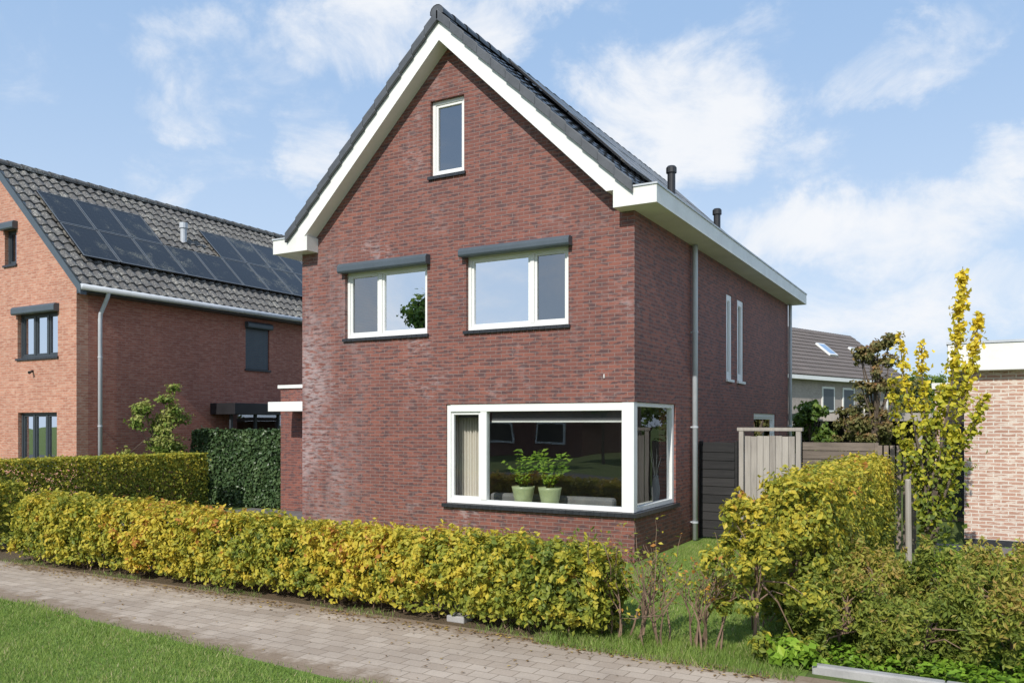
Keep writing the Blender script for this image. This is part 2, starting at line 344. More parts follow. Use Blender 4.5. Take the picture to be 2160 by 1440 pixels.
def window(parent, o, pl, u0, u1, z0, z1, mull=(), fm=None, gm=None, rec=0.09, ft=0.06, sash=0.045, sill=True, shutter=None, smat=None, name='window'):
    gms = gm if isinstance(gm, (list, tuple)) else [gm]*(len(mull)+1)
    mb = MB(); D0, D1 = rec, rec+0.08
    fbox(mb, o, pl, u0, u0+ft, z0, z1, D0, D1); fbox(mb, o, pl, u1-ft, u1, z0, z1, D0, D1)
    fbox(mb, o, pl, u0+ft, u1-ft, z0, z0+ft, D0, D1); fbox(mb, o, pl, u0+ft, u1-ft, z1-ft, z1, D0, D1)
    edges = [u0+ft]
    for mu in mull:
        fbox(mb, o, pl, mu-ft*0.6, mu+ft*0.6, z0+ft, z1-ft, D0, D1); edges += [mu-ft*0.6, mu+ft*0.6]
    edges.append(u1-ft); panes = [(edges[i], edges[i+1]) for i in range(0, len(edges), 2)]
    for a, b in panes:
        e0, e1, q0, q1 = a, b, z0+ft, z1-ft; d0, d1 = rec+0.018, rec+0.07
        fbox(mb, o, pl, e0, e0+sash, q0, q1, d0, d1); fbox(mb, o, pl, e1-sash, e1, q0, q1, d0, d1)
        fbox(mb, o, pl, e0+sash, e1-sash, q0, q0+sash, d0, d1); fbox(mb, o, pl, e0+sash, e1-sash, q1-sash, q1, d0, d1)
    w = mb.build(name, fm, parent, bevel=0.006)
    for (a, b), g in zip(panes, gms):
        pm = MB(); dd = rec+0.05
        pm.add([PP(o, pl, a+sash-.005, dd, z0+ft+sash-.005), PP(o, pl, b-sash+.005, dd, z0+ft+sash-.005), PP(o, pl, b-sash+.005, dd, z1-ft-sash+.005), PP(o, pl, a+sash-.005, dd, z1-ft-sash+.005)], [(0, 1, 2, 3)])
        pm.build('pane', g, w)
    if sill:
        sm = MB(); fbox(sm, o, pl, u0+.002, u1-.002, z0-.058, z0-.001, -0.0005, rec+.06)
        n = max(1, int((u1-u0+.08)/0.11)); L = (u1-u0+.08)/n
        for i in range(n): fbox(sm, o, pl, u0-.04+i*L+.002, u0-.04+(i+1)*L-.002, z0-.06, z0-.008, -0.045, -0.001)
        sm.build('sill', smat or M['sill'], w)
    if shutter:
        zb, zt, e = shutter; pm = MB()
        prof = [(-.002, zb), (-.13, zb), (-.15, zb+.03), (-.15, zt-.05), (-.11, zt), (-.002, zt)]
        a = [Vector(PP(o, pl, u0-e, d, z)) for d, z in prof]
        pm.prism(a, Vector(PP(o, pl, u1+e, 0, 0))-Vector(PP(o, pl, u0-e, 0, 0)))
        pm.build('shutter_box', M['steel'], w, bevel=0.006)
    return w
def rectY(pl, l, r, tl, tr, bl, br):
    return (onY(l, (tl+bl)/2, pl)[0], onY(r, (tr+br)/2, pl)[0], (onY(l, bl, pl)[1]+onY(r, br, pl)[1])/2, (onY(l, tl, pl)[1]+onY(r, tr, pl)[1])/2)

def roof_slope(mb, xe, ze, xr, zr, y0, y1, tw, course, amp, step, res=8):
    L = math.hypot(xr-xe, zr-ze); dx, dz = (xr-xe)/L, (zr-ze)/L
    nx, nz = (-dz, dx) if dx > 0 else (dz, -dx)
    n = max(1, round(L/course)); cl = L/n; m = int((y1-y0)/tw*res)
    def prof(y):
        t = (y/tw) % 1.0
        return amp*(math.cos(2*math.pi*t)*0.5+0.5)**0.8
    ys = [y0+(y1-y0)*j/m for j in range(m+1)]; pr = [prof(y) for y in ys]
    for i in range(n):
        rows = ((i*cl, step-.03), (i*cl, step), ((i+1)*cl+.04, 0.0)); b = len(mb.v)
        for s_, h in rows:
            for y, q in zip(ys, pr): mb.v.append((xe+dx*s_+nx*(h+q), y, ze+dz*s_+nz*(h+q)))
        for r in range(2):
            for j in range(m): mb.f.append((b+r*(m+1)+j, b+r*(m+1)+j+1, b+(r+1)*(m+1)+j+1, b+(r+1)*(m+1)+j))
def ridge_tiles(mb, x, z, y0, y1, r):
    n = round((y1-y0)/0.38); L = (y1-y0)/n
    for i in range(n):
        a, b = y0+i*L, y0+(i+1)*L+.04
        for k in range(8):
            t0, t1 = -0.2+(math.pi+.4)*k/8, -0.2+(math.pi+.4)*(k+1)/8
            ra, rb = r+.014, r-.006
            mb.add([(x+ra*math.cos(t0), a, z+ra*math.sin(t0)), (x+ra*math.cos(t1), a, z+ra*math.sin(t1)), (x+rb*math.cos(t1), b, z+rb*math.sin(t1)), (x+rb*math.cos(t0), b, z+rb*math.sin(t0))], [(0, 1, 2, 3)])
    pts = [(x+(r+.01)*math.cos(t), y0+.01, z+(r+.01)*math.sin(t)) for t in [-.2+(math.pi+.4)*k/8 for k in range(9)]]
    mb.add(pts, [tuple(range(9))])
def downpipe(parent, o, pl, u, z0, z1, m, r=0.042, swan=0.3):
    mb = MB(); P = [PP(o, pl, u, -.08, z0), PP(o, pl, u, -.08, z1-swan-.25)]
    if swan: P += [PP(o, pl, u, -.10, z1-swan-.12), PP(o, pl, u, -swan+.02, z1-.12), PP(o, pl, u, -swan, z1-.04), PP(o, pl, u, -swan, z1)]
    else: P += [PP(o, pl, u, -.08, z1)]
    mb.tube(P, r, 12); d = mb.build('downpipe', m, parent, smooth=True)
    z = z0+.3
    while z < z1-swan-.4:
        cb = MB(); cb.tube([PP(o, pl, u, -.08, z), PP(o, pl, u, -.08, z+.035)], r+.008, 12); fbox(cb, o, pl, u-.012, u+.012, z+.005, z+.03, -.08, -.001); z += 1.7
        cb.build('bracket', m, d)

# ============================== MAIN HOUSE ==============================
XC, XL, YB = -3.345, -6.69, 11.45
ZE, SL = 5.56, 0.975
def rline(x): return ZE+SL*(0.05-x) if x > XC else ZE+SL*(x-(2*XC-0.05))
house = thing('brick_house', 'dark red brick detached house with steep black tiled gable roof and white trim', 'house')
w1 = rectY(0, 728, 901, 572, 558, 716, 701)
w2 = rectY(0, 983, 1199, 540, 516, 698, 682)
w3 = rectY(0, 908, 979, 214, 199, 374, 360)
BX0, BZ0, BZ1, BY1 = onY(941, 950, 0)[0], 0.755, 2.43, 1.94
ctop = lambda u: rline(u)-0.12
h = [(w[0], w[1], w[2]-.06, w[3]) for w in (w1, w2, w3)]+[(BX0, 0.0, BZ0-.06, BZ1)]
mb = MB(); wall(mb, 'Y', 0, 0.3, XL, 0, -0.1, ctop, h, [XC, -6.3, -.4]); mb.build('wall', M['brick'], house)
slits = []
for l, r in ((1532, 1544), (1555, 1568)): slits.append((onX(l, 700, 0)[0], onX(r, 700, 0)[0], 3.02, 4.76))
low = (onX(1590, 890, 0)[0], onX(1636, 890, 0)[0], 1.0, 2.34)
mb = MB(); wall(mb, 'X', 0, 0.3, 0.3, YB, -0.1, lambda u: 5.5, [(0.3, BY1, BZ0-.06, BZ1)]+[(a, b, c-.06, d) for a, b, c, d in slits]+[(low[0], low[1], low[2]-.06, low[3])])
mb.build('wall', M['brick_shade_lift'], house)
mb = MB(); wall(mb, 'Xm', XL, 0.3, 0.3, YB, -0.1, lambda u: 5.5); mb.build('wall', M['brick_shade_lift'], house)
mb = MB(); wall(mb, 'Yb', YB, 0.3, XL+.3, -.3, -0.1, ctop, (), [XC]); mb.build('wall', M['brick_shade_lift'], house)
# roof
mb = MB()
roof_slope(mb, 0.10, ZE+.0, XC, rline(XC)+.05, -0.30, YB+.1, 0.30, 0.345, 0.022, 0.035)
roof_slope(mb, 2*XC-0.10, ZE+.0, XC, rline(XC)+.05, -0.30, YB+.1, 0.30, 0.345, 0.022, 0.035)
roof = mb.build('roof', M['tile'], house, recalc=False)
mb = MB(); ridge_tiles(mb, XC, rline(XC)+.06, -0.37, YB+.12, 0.12); mb.build('ridge', M['verge'], roof)
for sgn in (1, -1):
    mb = MB(); n = 13; x0 = 0.10 if sgn > 0 else 2*XC-0.10; dxx = (XC-x0)/n; dzz = (rline(XC)+.05-ZE)/n
    for i in range(n):
        xa, xb = x0+dxx*i, x0+dxx*(i+1.08); za, zb = ZE+dzz*i, ZE+dzz*(i+1.08)
        up = 0.075
        mb.prism([(xa, -0.365, za-.08), (xb, -0.365, zb-.11), (xb, -0.365, zb+up-.015), (xa, -0.365, za+up+.02)], (0, 0.22, 0))
    mb.build('verge_tiles', M['verge'], roof, bevel=0.008)
    m2 = MB(); X = (lambda x: x) if sgn > 0 else (lambda x: 2*XC-x)
    m2.prism([(XC, -.30, rline(XC)), (X(0.05), -.30, ZE), (X(-.33), -.30, ZE), (XC, -.30, rline(XC)-.37)], (0, .298, 0))
    m2.build('bargeboard', M['white'], house)
    g = MB(); a, b = sorted((X(0.002), X(0.457))); g.box(a, b, -.30, YB+.12, ZE-.26, ZE)
    a, b = sorted((X(-.22 if sgn > 0 else -.40), X(0.002))); g.box(a, b, -.30, -.002, ZE-.26, ZE)
    gb = g.build('gutter_box', M['white_old'], house)
    t = MB(); a, b = sorted((X(0.06), X(0.475))); t.box(a, b, -.318, YB+.13, ZE+.002, ZE+.028)
    t.build('gutter_trim', M['zinc'], gb)
for (x, y, zt) in ((-0.6, 3.5, 7.0), (-0.6, 6.65, 6.9)):
    v = MB(); v.tube([(x, y, 6.0), (x, y, 6.22), (x, y, 6.35), (x, y, zt-.14), (x, y, zt-.13), (x, y, zt-.03), (x, y, zt)], [.16, .14, .075, .075, .10, .10, .075], 14)
    v.build('vent_pipe', M['black'], roof, smooth=False)
ux, uz = (XC-.10), (rline(XC)+.05-ZE); Ls = math.hypot(ux, uz); ux /= Ls; uz /= Ls; nx, nz = uz, -ux
def solar(par, q, s0, L, y0, W, h0):
    pm = MB(); pm.prism([q(s0, h0, y0), q(s0+L, h0, y0), q(s0+L, h0+.035, y0), q(s0, h0+.035, y0)], (0, W, 0))
    e = .03; ha, hb = h0+.0352, h0+.042
    for (s_, l_, yy, w_) in ((s0, e, y0, W), (s0+L-e, e, y0, W), (s0+e, L-2*e, y0, e), (s0+e, L-2*e, y0+W-e, e)):
        pm.prism([q(s_, ha, yy), q(s_+l_, ha, yy), q(s_+l_, hb, yy), q(s_, hb, yy)], (0, w_, 0))
    return pm.build('solar_panel', M['panel'], par, m2=M['alu'], m2from=6)
def q1(s_, hh, y): return (0.10+ux*s_+nx*hh, y, ZE+uz*s_+nz*hh)
for j in range(8):
    for i in range(2): solar(roof, q1, 1.15+i*1.68, 1.65, 1.5+j*1.08, 1.05, .10)
# windows
sb = lambda w, a: (w[3]-.03, w[3]+a, .07)
def mullx(px): return onY(px, 640, 0)[0]
window(house, 'Y', 0, *w1, mull=[mullx(797)], fm=M['white'], gm=[M['glass_screen'], M['glass_sky']], shutter=sb(w1, .14), rec=.07)
window(house, 'Y', 0, *w2, mull=[mullx(1118)], fm=M['white'], gm=[M['glass_sky'], M['glass_screen']], shutter=sb(w2, .12), rec=.07)
window(house, 'Y', 0, *w3, fm=M['white'], gm=M['glass_screen'], rec=.07)
for s4 in slits: window(house, 'X', 0, *s4, fm=M['white'], gm=M['glass_side'], rec=0.015, ft=0.13, sash=0.02, sill=True, smat=M['white'])
window(house, 'X', 0, *low, fm=M['white'], gm=M['glass_sky'], rec=0.03, ft=.09)
# corner window
r0 = 0.03; mb = MB(); ft = .075; MX = onY(1018, 950, 0)[0]
fbox(mb, 'Y', 0, BX0, BX0+ft, BZ0, BZ1, r0, r0+.1); fbox(mb, 'Y', 0, BX0+ft, -.21, BZ0, BZ0+ft, r0, r0+.1)
fbox(mb, 'Y', 0, BX0+ft, -.21, BZ1-.13, BZ1-.002, r0-.012, r0+.1); fbox(mb, 'Y', 0, MX-.06, MX+.06, BZ0+ft, BZ1-.13, r0-.006, r0+.1)
mb.box(-.21, -.012, .012, .16, BZ0, BZ1-.003)
fbox(mb, 'X', 0, .16, BY1-ft-.02, BZ0, BZ0+ft, r0, r0+.1); fbox(mb, 'X', 0, .16, BY1-ft-.02, BZ1-.07, BZ1-.002, r0, r0+.1)
fbox(mb, 'X', 0, BY1-ft-.02, BY1, BZ0, BZ1-.001, r0, r0+.1)
a, b = BX0+ft, MX-.06
for (e0, e1) in ((a, a+.05), (b-.05, b)): fbox(mb, 'Y', 0, e0, e1, BZ0+ft, BZ1-.13, r0+.02, r0+.08)
for (q0, q1_) in ((BZ0+ft, BZ0+ft+.05), (BZ1-.18, BZ1-.13)): fbox(mb, 'Y', 0, a+.05, b-.05, q0, q1_, r0+.02, r0+.08)
cw = mb.build('corner_window', M['white'], house, bevel=0.006)
def pane(par, o, u0, u1, z0, z1, d, g):
    pm = MB(); pm.add([PP(o, 0, u0, d, z0), PP(o, 0, u1, d, z0), PP(o, 0, u1, d, z1), PP(o, 0, u0, d, z1)], [(0, 1, 2, 3)]); pm.build('pane', g, par)
pane(cw, 'Y', a+.045, b-.045, BZ0+ft+.045, BZ1-.175, r0+.05, M['glass_side'])
pane(cw, 'Y', MX+.055, -.205, BZ0+ft-.005, BZ1-.125, r0+.05, M['glass'])
pane(cw, 'X', .155, BY1-ft-.015, BZ0+ft-.005, BZ1-.065, r0+.05, M['glass_side'])
sm = MB(); n = 30; x0s = BX0-.05; L = (0.06-x0s)/n
for i in range(n): fbox(sm, 'Y', 0, x0s+i*L+.002, x0s+(i+1)*L-.002, BZ0-.065, BZ0-.004, -.07, r0+.05)
n = 16; L = (BY1+.05+.001)/n
for i in range(n): fbox(sm, 'X', 0, .081+i*L*.96+.002, .081+(i+1)*L*.96-.002, BZ0-.065, BZ0-.004, -.062, r0+.05)
sm.build('sill', M['sill'], cw)
bl = MB(); bl.box(MX+.08, -.24, .17, .20, 2.15, 2.31); bl.build('roller_blind', M['blind'], cw)
bl = MB(); bl.box(a+.06, b-.06, .17, .20, 2.20, 2.31); bl.build('roller_blind', M['blind'], cw)
bl = MB(); bl.box(MX+.08, -.24, .165, .205, 2.12, 2.149); bl.build('blind_bar', M['white_old'], cw)
ib = MB(); ib.box(BX0+.01, -.31, .14, .42, .745, .775); ib.box(-.42, -.14, .43, BY1-.02, .745, .775); ib.build('window_board', M['white'], cw)
# rooms behind the panes
ro = MB()
ro.box(XL+.31, -.31, .31, YB-.31, -.05, .02)
ro.build('floor', M['floor'], house)
ro = MB(); ro.box(XL+.31, -.31, 5.2, 5.3, .03, 2.6); ro.box(-4.6, -4.5, .31, 5.19, .03, 2.6); ro.box(XL+.31, -.31, .31, YB-.31, 2.62, 2.8)
ro.box(XL+.31, -.31, 3.2, 3.3, 2.81, 5.3); ro.box(-3.2, -3.1, .31, 3.19, 2.81, 5.3); ro.box(XL+.31, -.31, .31, YB-.31, 5.31, 5.42)
ro.box(-4.7, -2.0, 2.6, 2.7, 5.43, 7.0)
ro.build('partition', M['plaster'], house)
# downpipes
downpipe(house, 'X', 0, onX(1457, 900, 0)[0], 0.02, 5.29, M['zinc'], 0.048, 0.0)
downpipe(house, 'X', 0, YB-.12, 0.02, 5.29, M['zinc'], 0.045, 0.0)
an = MB(); ax, az = onY(1275, 793, 0); an.box(ax-.007, ax+.007, -.02, -.001, az-.03, az+.03); an.build('wall_hook', M['white_old'], house)
# side annex with flat canopy
AY = 3.0; AX0 = onY(592, 950, AY)[0]
mb = MB(); mb.box(AX0, XL-.002, AY, 8.0, -.1, 2.95); aw = mb.build('annex_wall', M['brick_shade_lift'], house)
mb = MB(); mb.box(AX0-.05, XL-.002, AY-.05, 8.05, 2.951, 3.03); mb.build('coping', M['white_old'], aw)
cx0 = onY(565, 858, 2.2)[0]
mb = MB(); mb.box(cx0, XL-.002, 2.2, AY-.002, 2.38, 2.60); mb.build('canopy', M['white'], house, bevel=.008)

# things in the big window
def potplant(px, seed, lab):
    x, z = onY(px, 1050, .29)
    t = thing('potted_plant', lab, 'plant', (x, .29, .776)); R = random.Random(seed)
    p = MB(); p.lathe((x, .29, .776), [(0, 0), (.125, 0), (.14, .02), (.185, .24), (.195, .29), (.185, .29), (.17, .24), (0, .24)], 24); p.build('pot', M['pot'], t, smooth=True)
    sb_ = MB(); P = []; D = []
    for i in range(15):
        a = R.uniform(0, 6.28); out = R.uniform(.08, .32); hh = R.uniform(.38, .72); pts = []
        for k in range(9):
            u = k/8; pts.append((x+.05*math.cos(a)+out*math.cos(a)*u**1.6, .29+(.05+out*.5*u**1.6)*math.sin(a), 1.01+hh*u-.08*u**3))
        sb_.tube(pts, [.009-.0008*k for k in range(9)], 5)
        for k in range(2, 9):
            for sg in (-1, 1):
                off = np.array([-math.sin(a)*sg*.045, math.cos(a)*sg*.035, .02]); P.append(np.array(pts[k])+off); D.append(off/np.linalg.norm(off)+np.array([math.cos(a)*.5, math.sin(a)*.5, .4]))
    sb_.build('stem', M['green'], t)
    P = np.array(P); leaves(P, np.tile([0, -.5, 1], (len(P), 1)), .115, .5, rng.uniform(.0, .75, len(P)), 'foliage', M['lime'], t, .3, np.array(D), .2)
potplant(1104, 1, 'left of the two leafy plants in pale green pots inside the corner window')
potplant(1160, 2, 'right of the two leafy plants in pale green pots inside the corner window')
x0c, x1c = onY(962, 950, .45)[0], onY(1014, 950, .45)[0]
cm = MB(); nn = 60; vs = []
for i in range(nn+1):
    xx = x0c+(x1c-x0c)*i/nn; yy = .45+.045*math.sin(i*.95)+.015*math.sin(i*2.3); vs += [(xx, yy, .25), (xx, yy, 2.33)]
cm.add(vs, [(2*i, 2*i+2, 2*i+3, 2*i+1) for i in range(nn)])
tag(cm.build('curtain', M['curtain'], smooth=True, recalc=False), 'pale linen curtain hanging at the left side of the big corner window', 'curtain')
so = thing('sofa', 'grey sofa back seen through the big corner window behind the pots', 'sofa', (-1.6, 1.15, .02))
mb = MB(); mb.box(-2.9, -.6, .60, .80, .12, .90); mb.build('backrest', M['fabric'], so, bevel=.05)
mb = MB(); mb.box(-2.9, -.6, .81, 1.45, .12, .45); mb.build('seat', M['fabric'], so, bevel=.05)
for sx in (-2.85, -.7): mb = MB(); mb.box(sx, sx+.06, .7, .76, .021, .119); mb.build('leg', M['black'], so)
yv, zv = onX(1383, 1040, -.28)
vz = thing('vase', 'slim grey patterned vase with dry twigs on the side sill of the corner window', 'vase', (-.28, yv, .776))
mb = MB(); mb.lathe((-.28, yv, .776), [(0, 0), (.05, 0), (.06, .03), (.075, .22), (.05, .38), (.04, .42), (.05, .45), (.035, .42), (0, .05)], 18); mb.build('body', M['fabric'], vz, smooth=True)
mb = MB()
for i in range(7): a = i*.9; mb.tube([(-.28, yv, 1.1), (-.28+.04*math.cos(a), yv+.05*math.sin(a), 1.35), (-.28+.09*math.cos(a), yv+.14*math.sin(a), 1.5+.03*i)], [.004, .003, .002], 5)
mb.build('twigs', M['curtain'], vz)

# ============================== LEFT HOUSE ==============================
LX, LY, LXC = -14.5, 0.5, -17.8
lh = thing('brick_house', 'orange brick neighbouring house with solar panels on a grey tiled roof, at the left', 'house', (LX, LY, 0))
LXL = 2*LXC-LX; LYB = 11.5
def rl2(x): return 5.42+.95*(-14.2-x) if x > LXC else 5.42+.95*(x-(2*LXC+14.2))
a1 = rectY(LY, 10, 35, 488, 480, 560, 556); a2 = rectY(LY, 37, 122, 664, 655, 758, 748); a3 = rectY(LY, 38, 120, 871, 868, 985, 985)
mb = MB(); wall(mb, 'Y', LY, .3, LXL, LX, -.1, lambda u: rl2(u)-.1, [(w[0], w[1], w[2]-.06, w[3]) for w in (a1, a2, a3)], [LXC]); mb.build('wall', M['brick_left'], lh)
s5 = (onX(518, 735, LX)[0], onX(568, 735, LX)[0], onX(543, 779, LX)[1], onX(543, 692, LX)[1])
mb = MB(); wall(mb, 'X', LX, .3, LY+.3, LYB, -.1, lambda u: 5.55, [(s5[0], s5[1], s5[2]-.06, s5[3])]); mb.build('wall', M['brick_left_shade'], lh)
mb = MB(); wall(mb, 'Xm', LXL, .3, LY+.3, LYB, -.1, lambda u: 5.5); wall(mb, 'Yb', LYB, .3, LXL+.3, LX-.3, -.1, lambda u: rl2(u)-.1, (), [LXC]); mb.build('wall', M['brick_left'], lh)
mb = MB(); ze = 5.40
roof_slope(mb, -14.12, ze, LXC, rl2(LXC)+.02, LY-.15, LYB+.1, .27, .34, .06, .04, 10)
roof_slope(mb, 2*LXC+14.12, ze, LXC, rl2(LXC)+.02, LY-.15, LYB+.1, .27, .34, .06, .04, 4)
lr = mb.build('roof', M['tile_grey'], lh, smooth=False, recalc=False)
mb = MB(); ridge_tiles(mb, LXC, rl2(LXC)+.05, LY-.2, LYB+.1, .13); mb.build('ridge', M['tile_grey'], lr)
for sgn in (1, -1):
    X = (lambda x: x) if sgn > 0 else (lambda x: 2*LXC-x)
    m2 = MB(); m2.prism([(LXC, LY-.16, rl2(LXC)+.06), (X(-14.1), LY-.16, 5.40), (X(-14.1), LY-.16, 5.18), (LXC, LY-.16, rl2(LXC)-.18)], (0, .158, 0))
    m2.build('bargeboard', M['steel'], lh)
g = MB(); g.tube([(-14.08, LY-.15, 5.36), (-14.08, LYB+.1, 5.36)], .075, 10); g.build('gutter', M['zinc'], lh, smooth=True)
g = MB(); g.box(-14.499, -14.16, LY-.001, LYB, 5.25, 5.33); g.build('soffit', M['anth'], lh)
downpipe(lh, 'X', LX, onX(207, 800, LX)[0], .02, 5.33, M['zinc'], .05, .40)
window(lh, 'Y', LY, *a1, fm=M['anth'], gm=M['glass_screen'], shutter=(a1[3]-.02, a1[3]+.18, .06))
window(lh, 'Y', LY, *a2, mull=[a2[0]+.35*(a2[1]-a2[0]), a2[0]+.68*(a2[1]-a2[0])], fm=M['anth'], gm=M['glass_sky'], shutter=(a2[3]-.02, a2[3]+.18, .06))
window(lh, 'Y', LY, *a3, mull=[a3[0]+.33*(a3[1]-a3[0]), a3[0]+.66*(a3[1]-a3[0])], fm=M['anth'], gm=M['glass_sky'])
sw = window(lh, 'X', LX, *s5, fm=M['anth'], gm=M['glass_side'], shutter=(s5[3]-.03, s5[3]+.15, .03))
mb = MB(); z = s5[2]+.01
while z < s5[3]-.05: fbox(mb, 'X', LX, s5[0]+.02, s5[1]-.02, z, z+.045, .03, .05); z += .05
mb.build('roller_shutter', M['steel'], sw)
cy0, cy1 = onX(443, 880, LX)[0], 8.6
mb = MB(); mb.box(LX+.002, LX+1.0, cy0, cy1, 2.36, 2.68); mb.build('canopy', M['black'], lh, bevel=.01)
mb = MB(); mb.box(LX+.002, LX+.6, cy0+.2, cy1-.1, 0.0, .5); [mb.box(LX+.55, LX+.62, y, y+.07, .501, 2.359) for y in (cy0+.2, cy0+1.1, cy0+2.0, cy0+2.9)]; by = mb.build('bay_window', M['anth'], lh)
pm = MB(); pm.add([(LX+.58, cy0+.2, .5), (LX+.58, cy1-.1, .5), (LX+.58, cy1-.1, 2.36), (LX+.58, cy0+.2, 2.36)], [(0, 1, 2, 3)]); pm.build('pane', M['glass_screen'], by)
mb = MB(); mb.box(LXL+.31, LX-.31, LY+2.5, LY+2.6, 0, 2.69); mb.box(LXL+.31, LX-.31, LY+2.5, LY+2.6, 2.86, 5.29); mb.box(LXL+.31, LX-.31, LY+.31, LYB-.31, 2.7, 2.85); mb.box(LXL+.31, LX-.31, LY+.31, LYB-.31, 5.3, 5.4); mb.build('partition', M['plaster'], lh)
ux2, uz2 = LXC+14.12, rl2(LXC)+.02-ze; L2 = math.hypot(ux2, uz2); ux2 /= L2; uz2 /= L2; nx2, nz2 = uz2, -ux2
def q2(s_, hh, y): return (-14.12+ux2*s_+nx2*hh, y, ze+uz2*s_+nz2*hh)
for row in range(2):
    for j in range(10):
        if row == 1 and j in (3, 4): continue
        solar(lr, q2, 1.08+row*1.40, 1.37, .88+j*1.03, 1.005, .13)
vp = q2(3.1, 0, 5.1); v = MB(); v.tube([vp, (vp[0], vp[1], vp[2]+.45), (vp[0], vp[1], vp[2]+.46), (vp[0], vp[1], vp[2]+.62)], [.09, .09, .12, .12], 12); v.build('vent_pipe', M['zinc'], lr)
lx_, lz_ = onY(70, 783, LY); mb = MB(); mb.box(lx_-.025, lx_+.025, LY-.04, LY-.001, lz_-.03, lz_+.03); mb.tube([(lx_, LY-.03, lz_), (lx_+.05, LY-.13, lz_-.04)], [.02, .04], 10); mb.build('wall_lamp', M['black'], lh)

# ============================== RIGHT GARAGE ==============================
GX, GY = onY(2034, 1000, 4.6)[0], 4.6
gr = thing('garage', 'pale pinkish brick flat-roofed garage with white roof edge at the right edge', 'garage', (GX, GY, 0))
mb = MB(); mb.box(GX, GX+7, GY, GY+6, .12, 3.0); mb.build('wall', M['brick_right'], gr)
mb = MB(); mb.box(GX+.005, GX+7, GY+.005, GY+5.99, -.1, .12); mb.build('plinth', M['sill'], gr)
mb = MB(); mb.box(GX-.25, GX+7.2, GY-.22, GY+6.2, 3.0, 3.46); ge = mb.build('roof', M['white_old'], gr, bevel=.01)
mb = MB(); mb.box(GX-.27, GX+7.2, GY-.24, GY+6.22, 3.461, 3.50); mb.build('roof_trim', M['zinc'], ge)
mb = MB(); mb.tube([(GX+1.2, GY+1.5, 3.45), (GX+1.2, GY+1.5, 3.72), (GX+1.2, GY+1.5, 3.73), (GX+1.2, GY+1.5, 3.84)], [.07, .07, .1, .1], 10); mb.build('vent_pipe', M['black'], ge)
g2 = thing('shed', 'low brick shed with dark door set back beside the pale garage', 'shed', (GX-.6, 8.5, 0))
sx0 = onY(1972, 850, 8.5)[0]
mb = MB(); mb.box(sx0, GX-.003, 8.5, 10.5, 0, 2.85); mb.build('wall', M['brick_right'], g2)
mb = MB(); mb.box(sx0-.06, GX-.003, 8.44, 10.5, 2.851, 2.98); mb.build('coping', M['white_old'], g2)
mb = MB(); [mb.box(sx0+.1, GX-.05, 8.44, 8.499, z/10, z/10+.19) for z in range(1, 21, 2)]; mb.build('door', M['anth'], g2)

# ============================== FAR HOUSE ==============================
fh = thing('terraced_house', 'distant house with grey tiled roof and two skylights beyond the garden fence', 'house', (-5.5, 34.5, 0), rz=-math.radians(18.8))
mb = MB(); mb.box(-3.3, 3.3, -9, 9.3, -.1, 4.6); mb.build('wall', M['brick_far'], fh)
mb = MB(); roof_slope(mb, 3.65, 4.5, 0, 7.5, -9.2, 9.5, .3, .36, .04, .04, 5); roof_slope(mb, -3.65, 4.5, 0, 7.5, -9.2, 9.5, .3, .36, .04, .04, 3)
fr_ = mb.build('roof', M['tile_far'], fh, recalc=False)
for yy in (9.3, -9): mb = MB(); mb.add([(3.3, yy, 4.6), (-3.3, yy, 4.6), (0, yy, 7.3)], [(0, 1, 2)]); mb.build('gable', M['brick_far'], fh)
mb = MB(); mb.box(3.45, 3.75, -9.2, 9.5, 4.28, 4.47); mb.build('gutter', M['white'], fh)
for y in (2.6, 6.4):
    mb = MB(); f = lambda s_, hh, yy: (3.65-s_*.7725+hh*.635, yy, 4.5+s_*.635+hh*.7725)
    mb.prism([f(2.0, .06, y), f(3.1, .06, y), f(3.1, .16, y), f(2.0, .16, y)], (0, .9, 0)); sk = mb.build('skylight', M['white'], fr_)
    pm = MB(); pm.add([f(2.1, .165, y+.1), f(3.0, .165, y+.1), f(3.0, .165, y+.8), f(2.1, .165, y+.8)], [(0, 1, 2, 3)]); pm.build('pane', M['glass_sky'], sk)
for y in (-.5, 1.7, 4.2, 7.0):
    mb = MB(); mb.box(3.302, 3.36, y, y+1.3, 2.7, 4.0); wf = mb.build('window', M['white_old'], fh)
    pm = MB(); pm.add([(3.365, y+.1, 2.8), (3.365, y+1.2, 2.8), (3.365, y+1.2, 3.9), (3.365, y+.1, 3.9)], [(0, 1, 2, 3)]); pm.build('pane', M['anth'], wf)
# pergola
pg = thing('carport', 'dark timber carport with pale beam beyond the wooden fence', 'carport', (.3, 16, 0))
mb = MB(); mb.box(-1.2, 3.2, 16, 19, 2.2, 2.38); mb.build('roof', M['wood_black'], pg)
mb = MB(); mb.box(-1.3, 3.3, 15.9, 15.998, 2.18, 2.42); mb.build('beam', M['wood'], pg)
for x in (.1, 1.5, 2.9): mb = MB(); mb.box(x, x+.12, 16.0, 16.12, 0, 2.199); mb.build('post', M['wood'], pg)
mb = MB(); mb.box(-1.2, 3.2, 18.9, 19.0, 0, 2.19); mb.build('back_panel', M['wood_black'], pg)

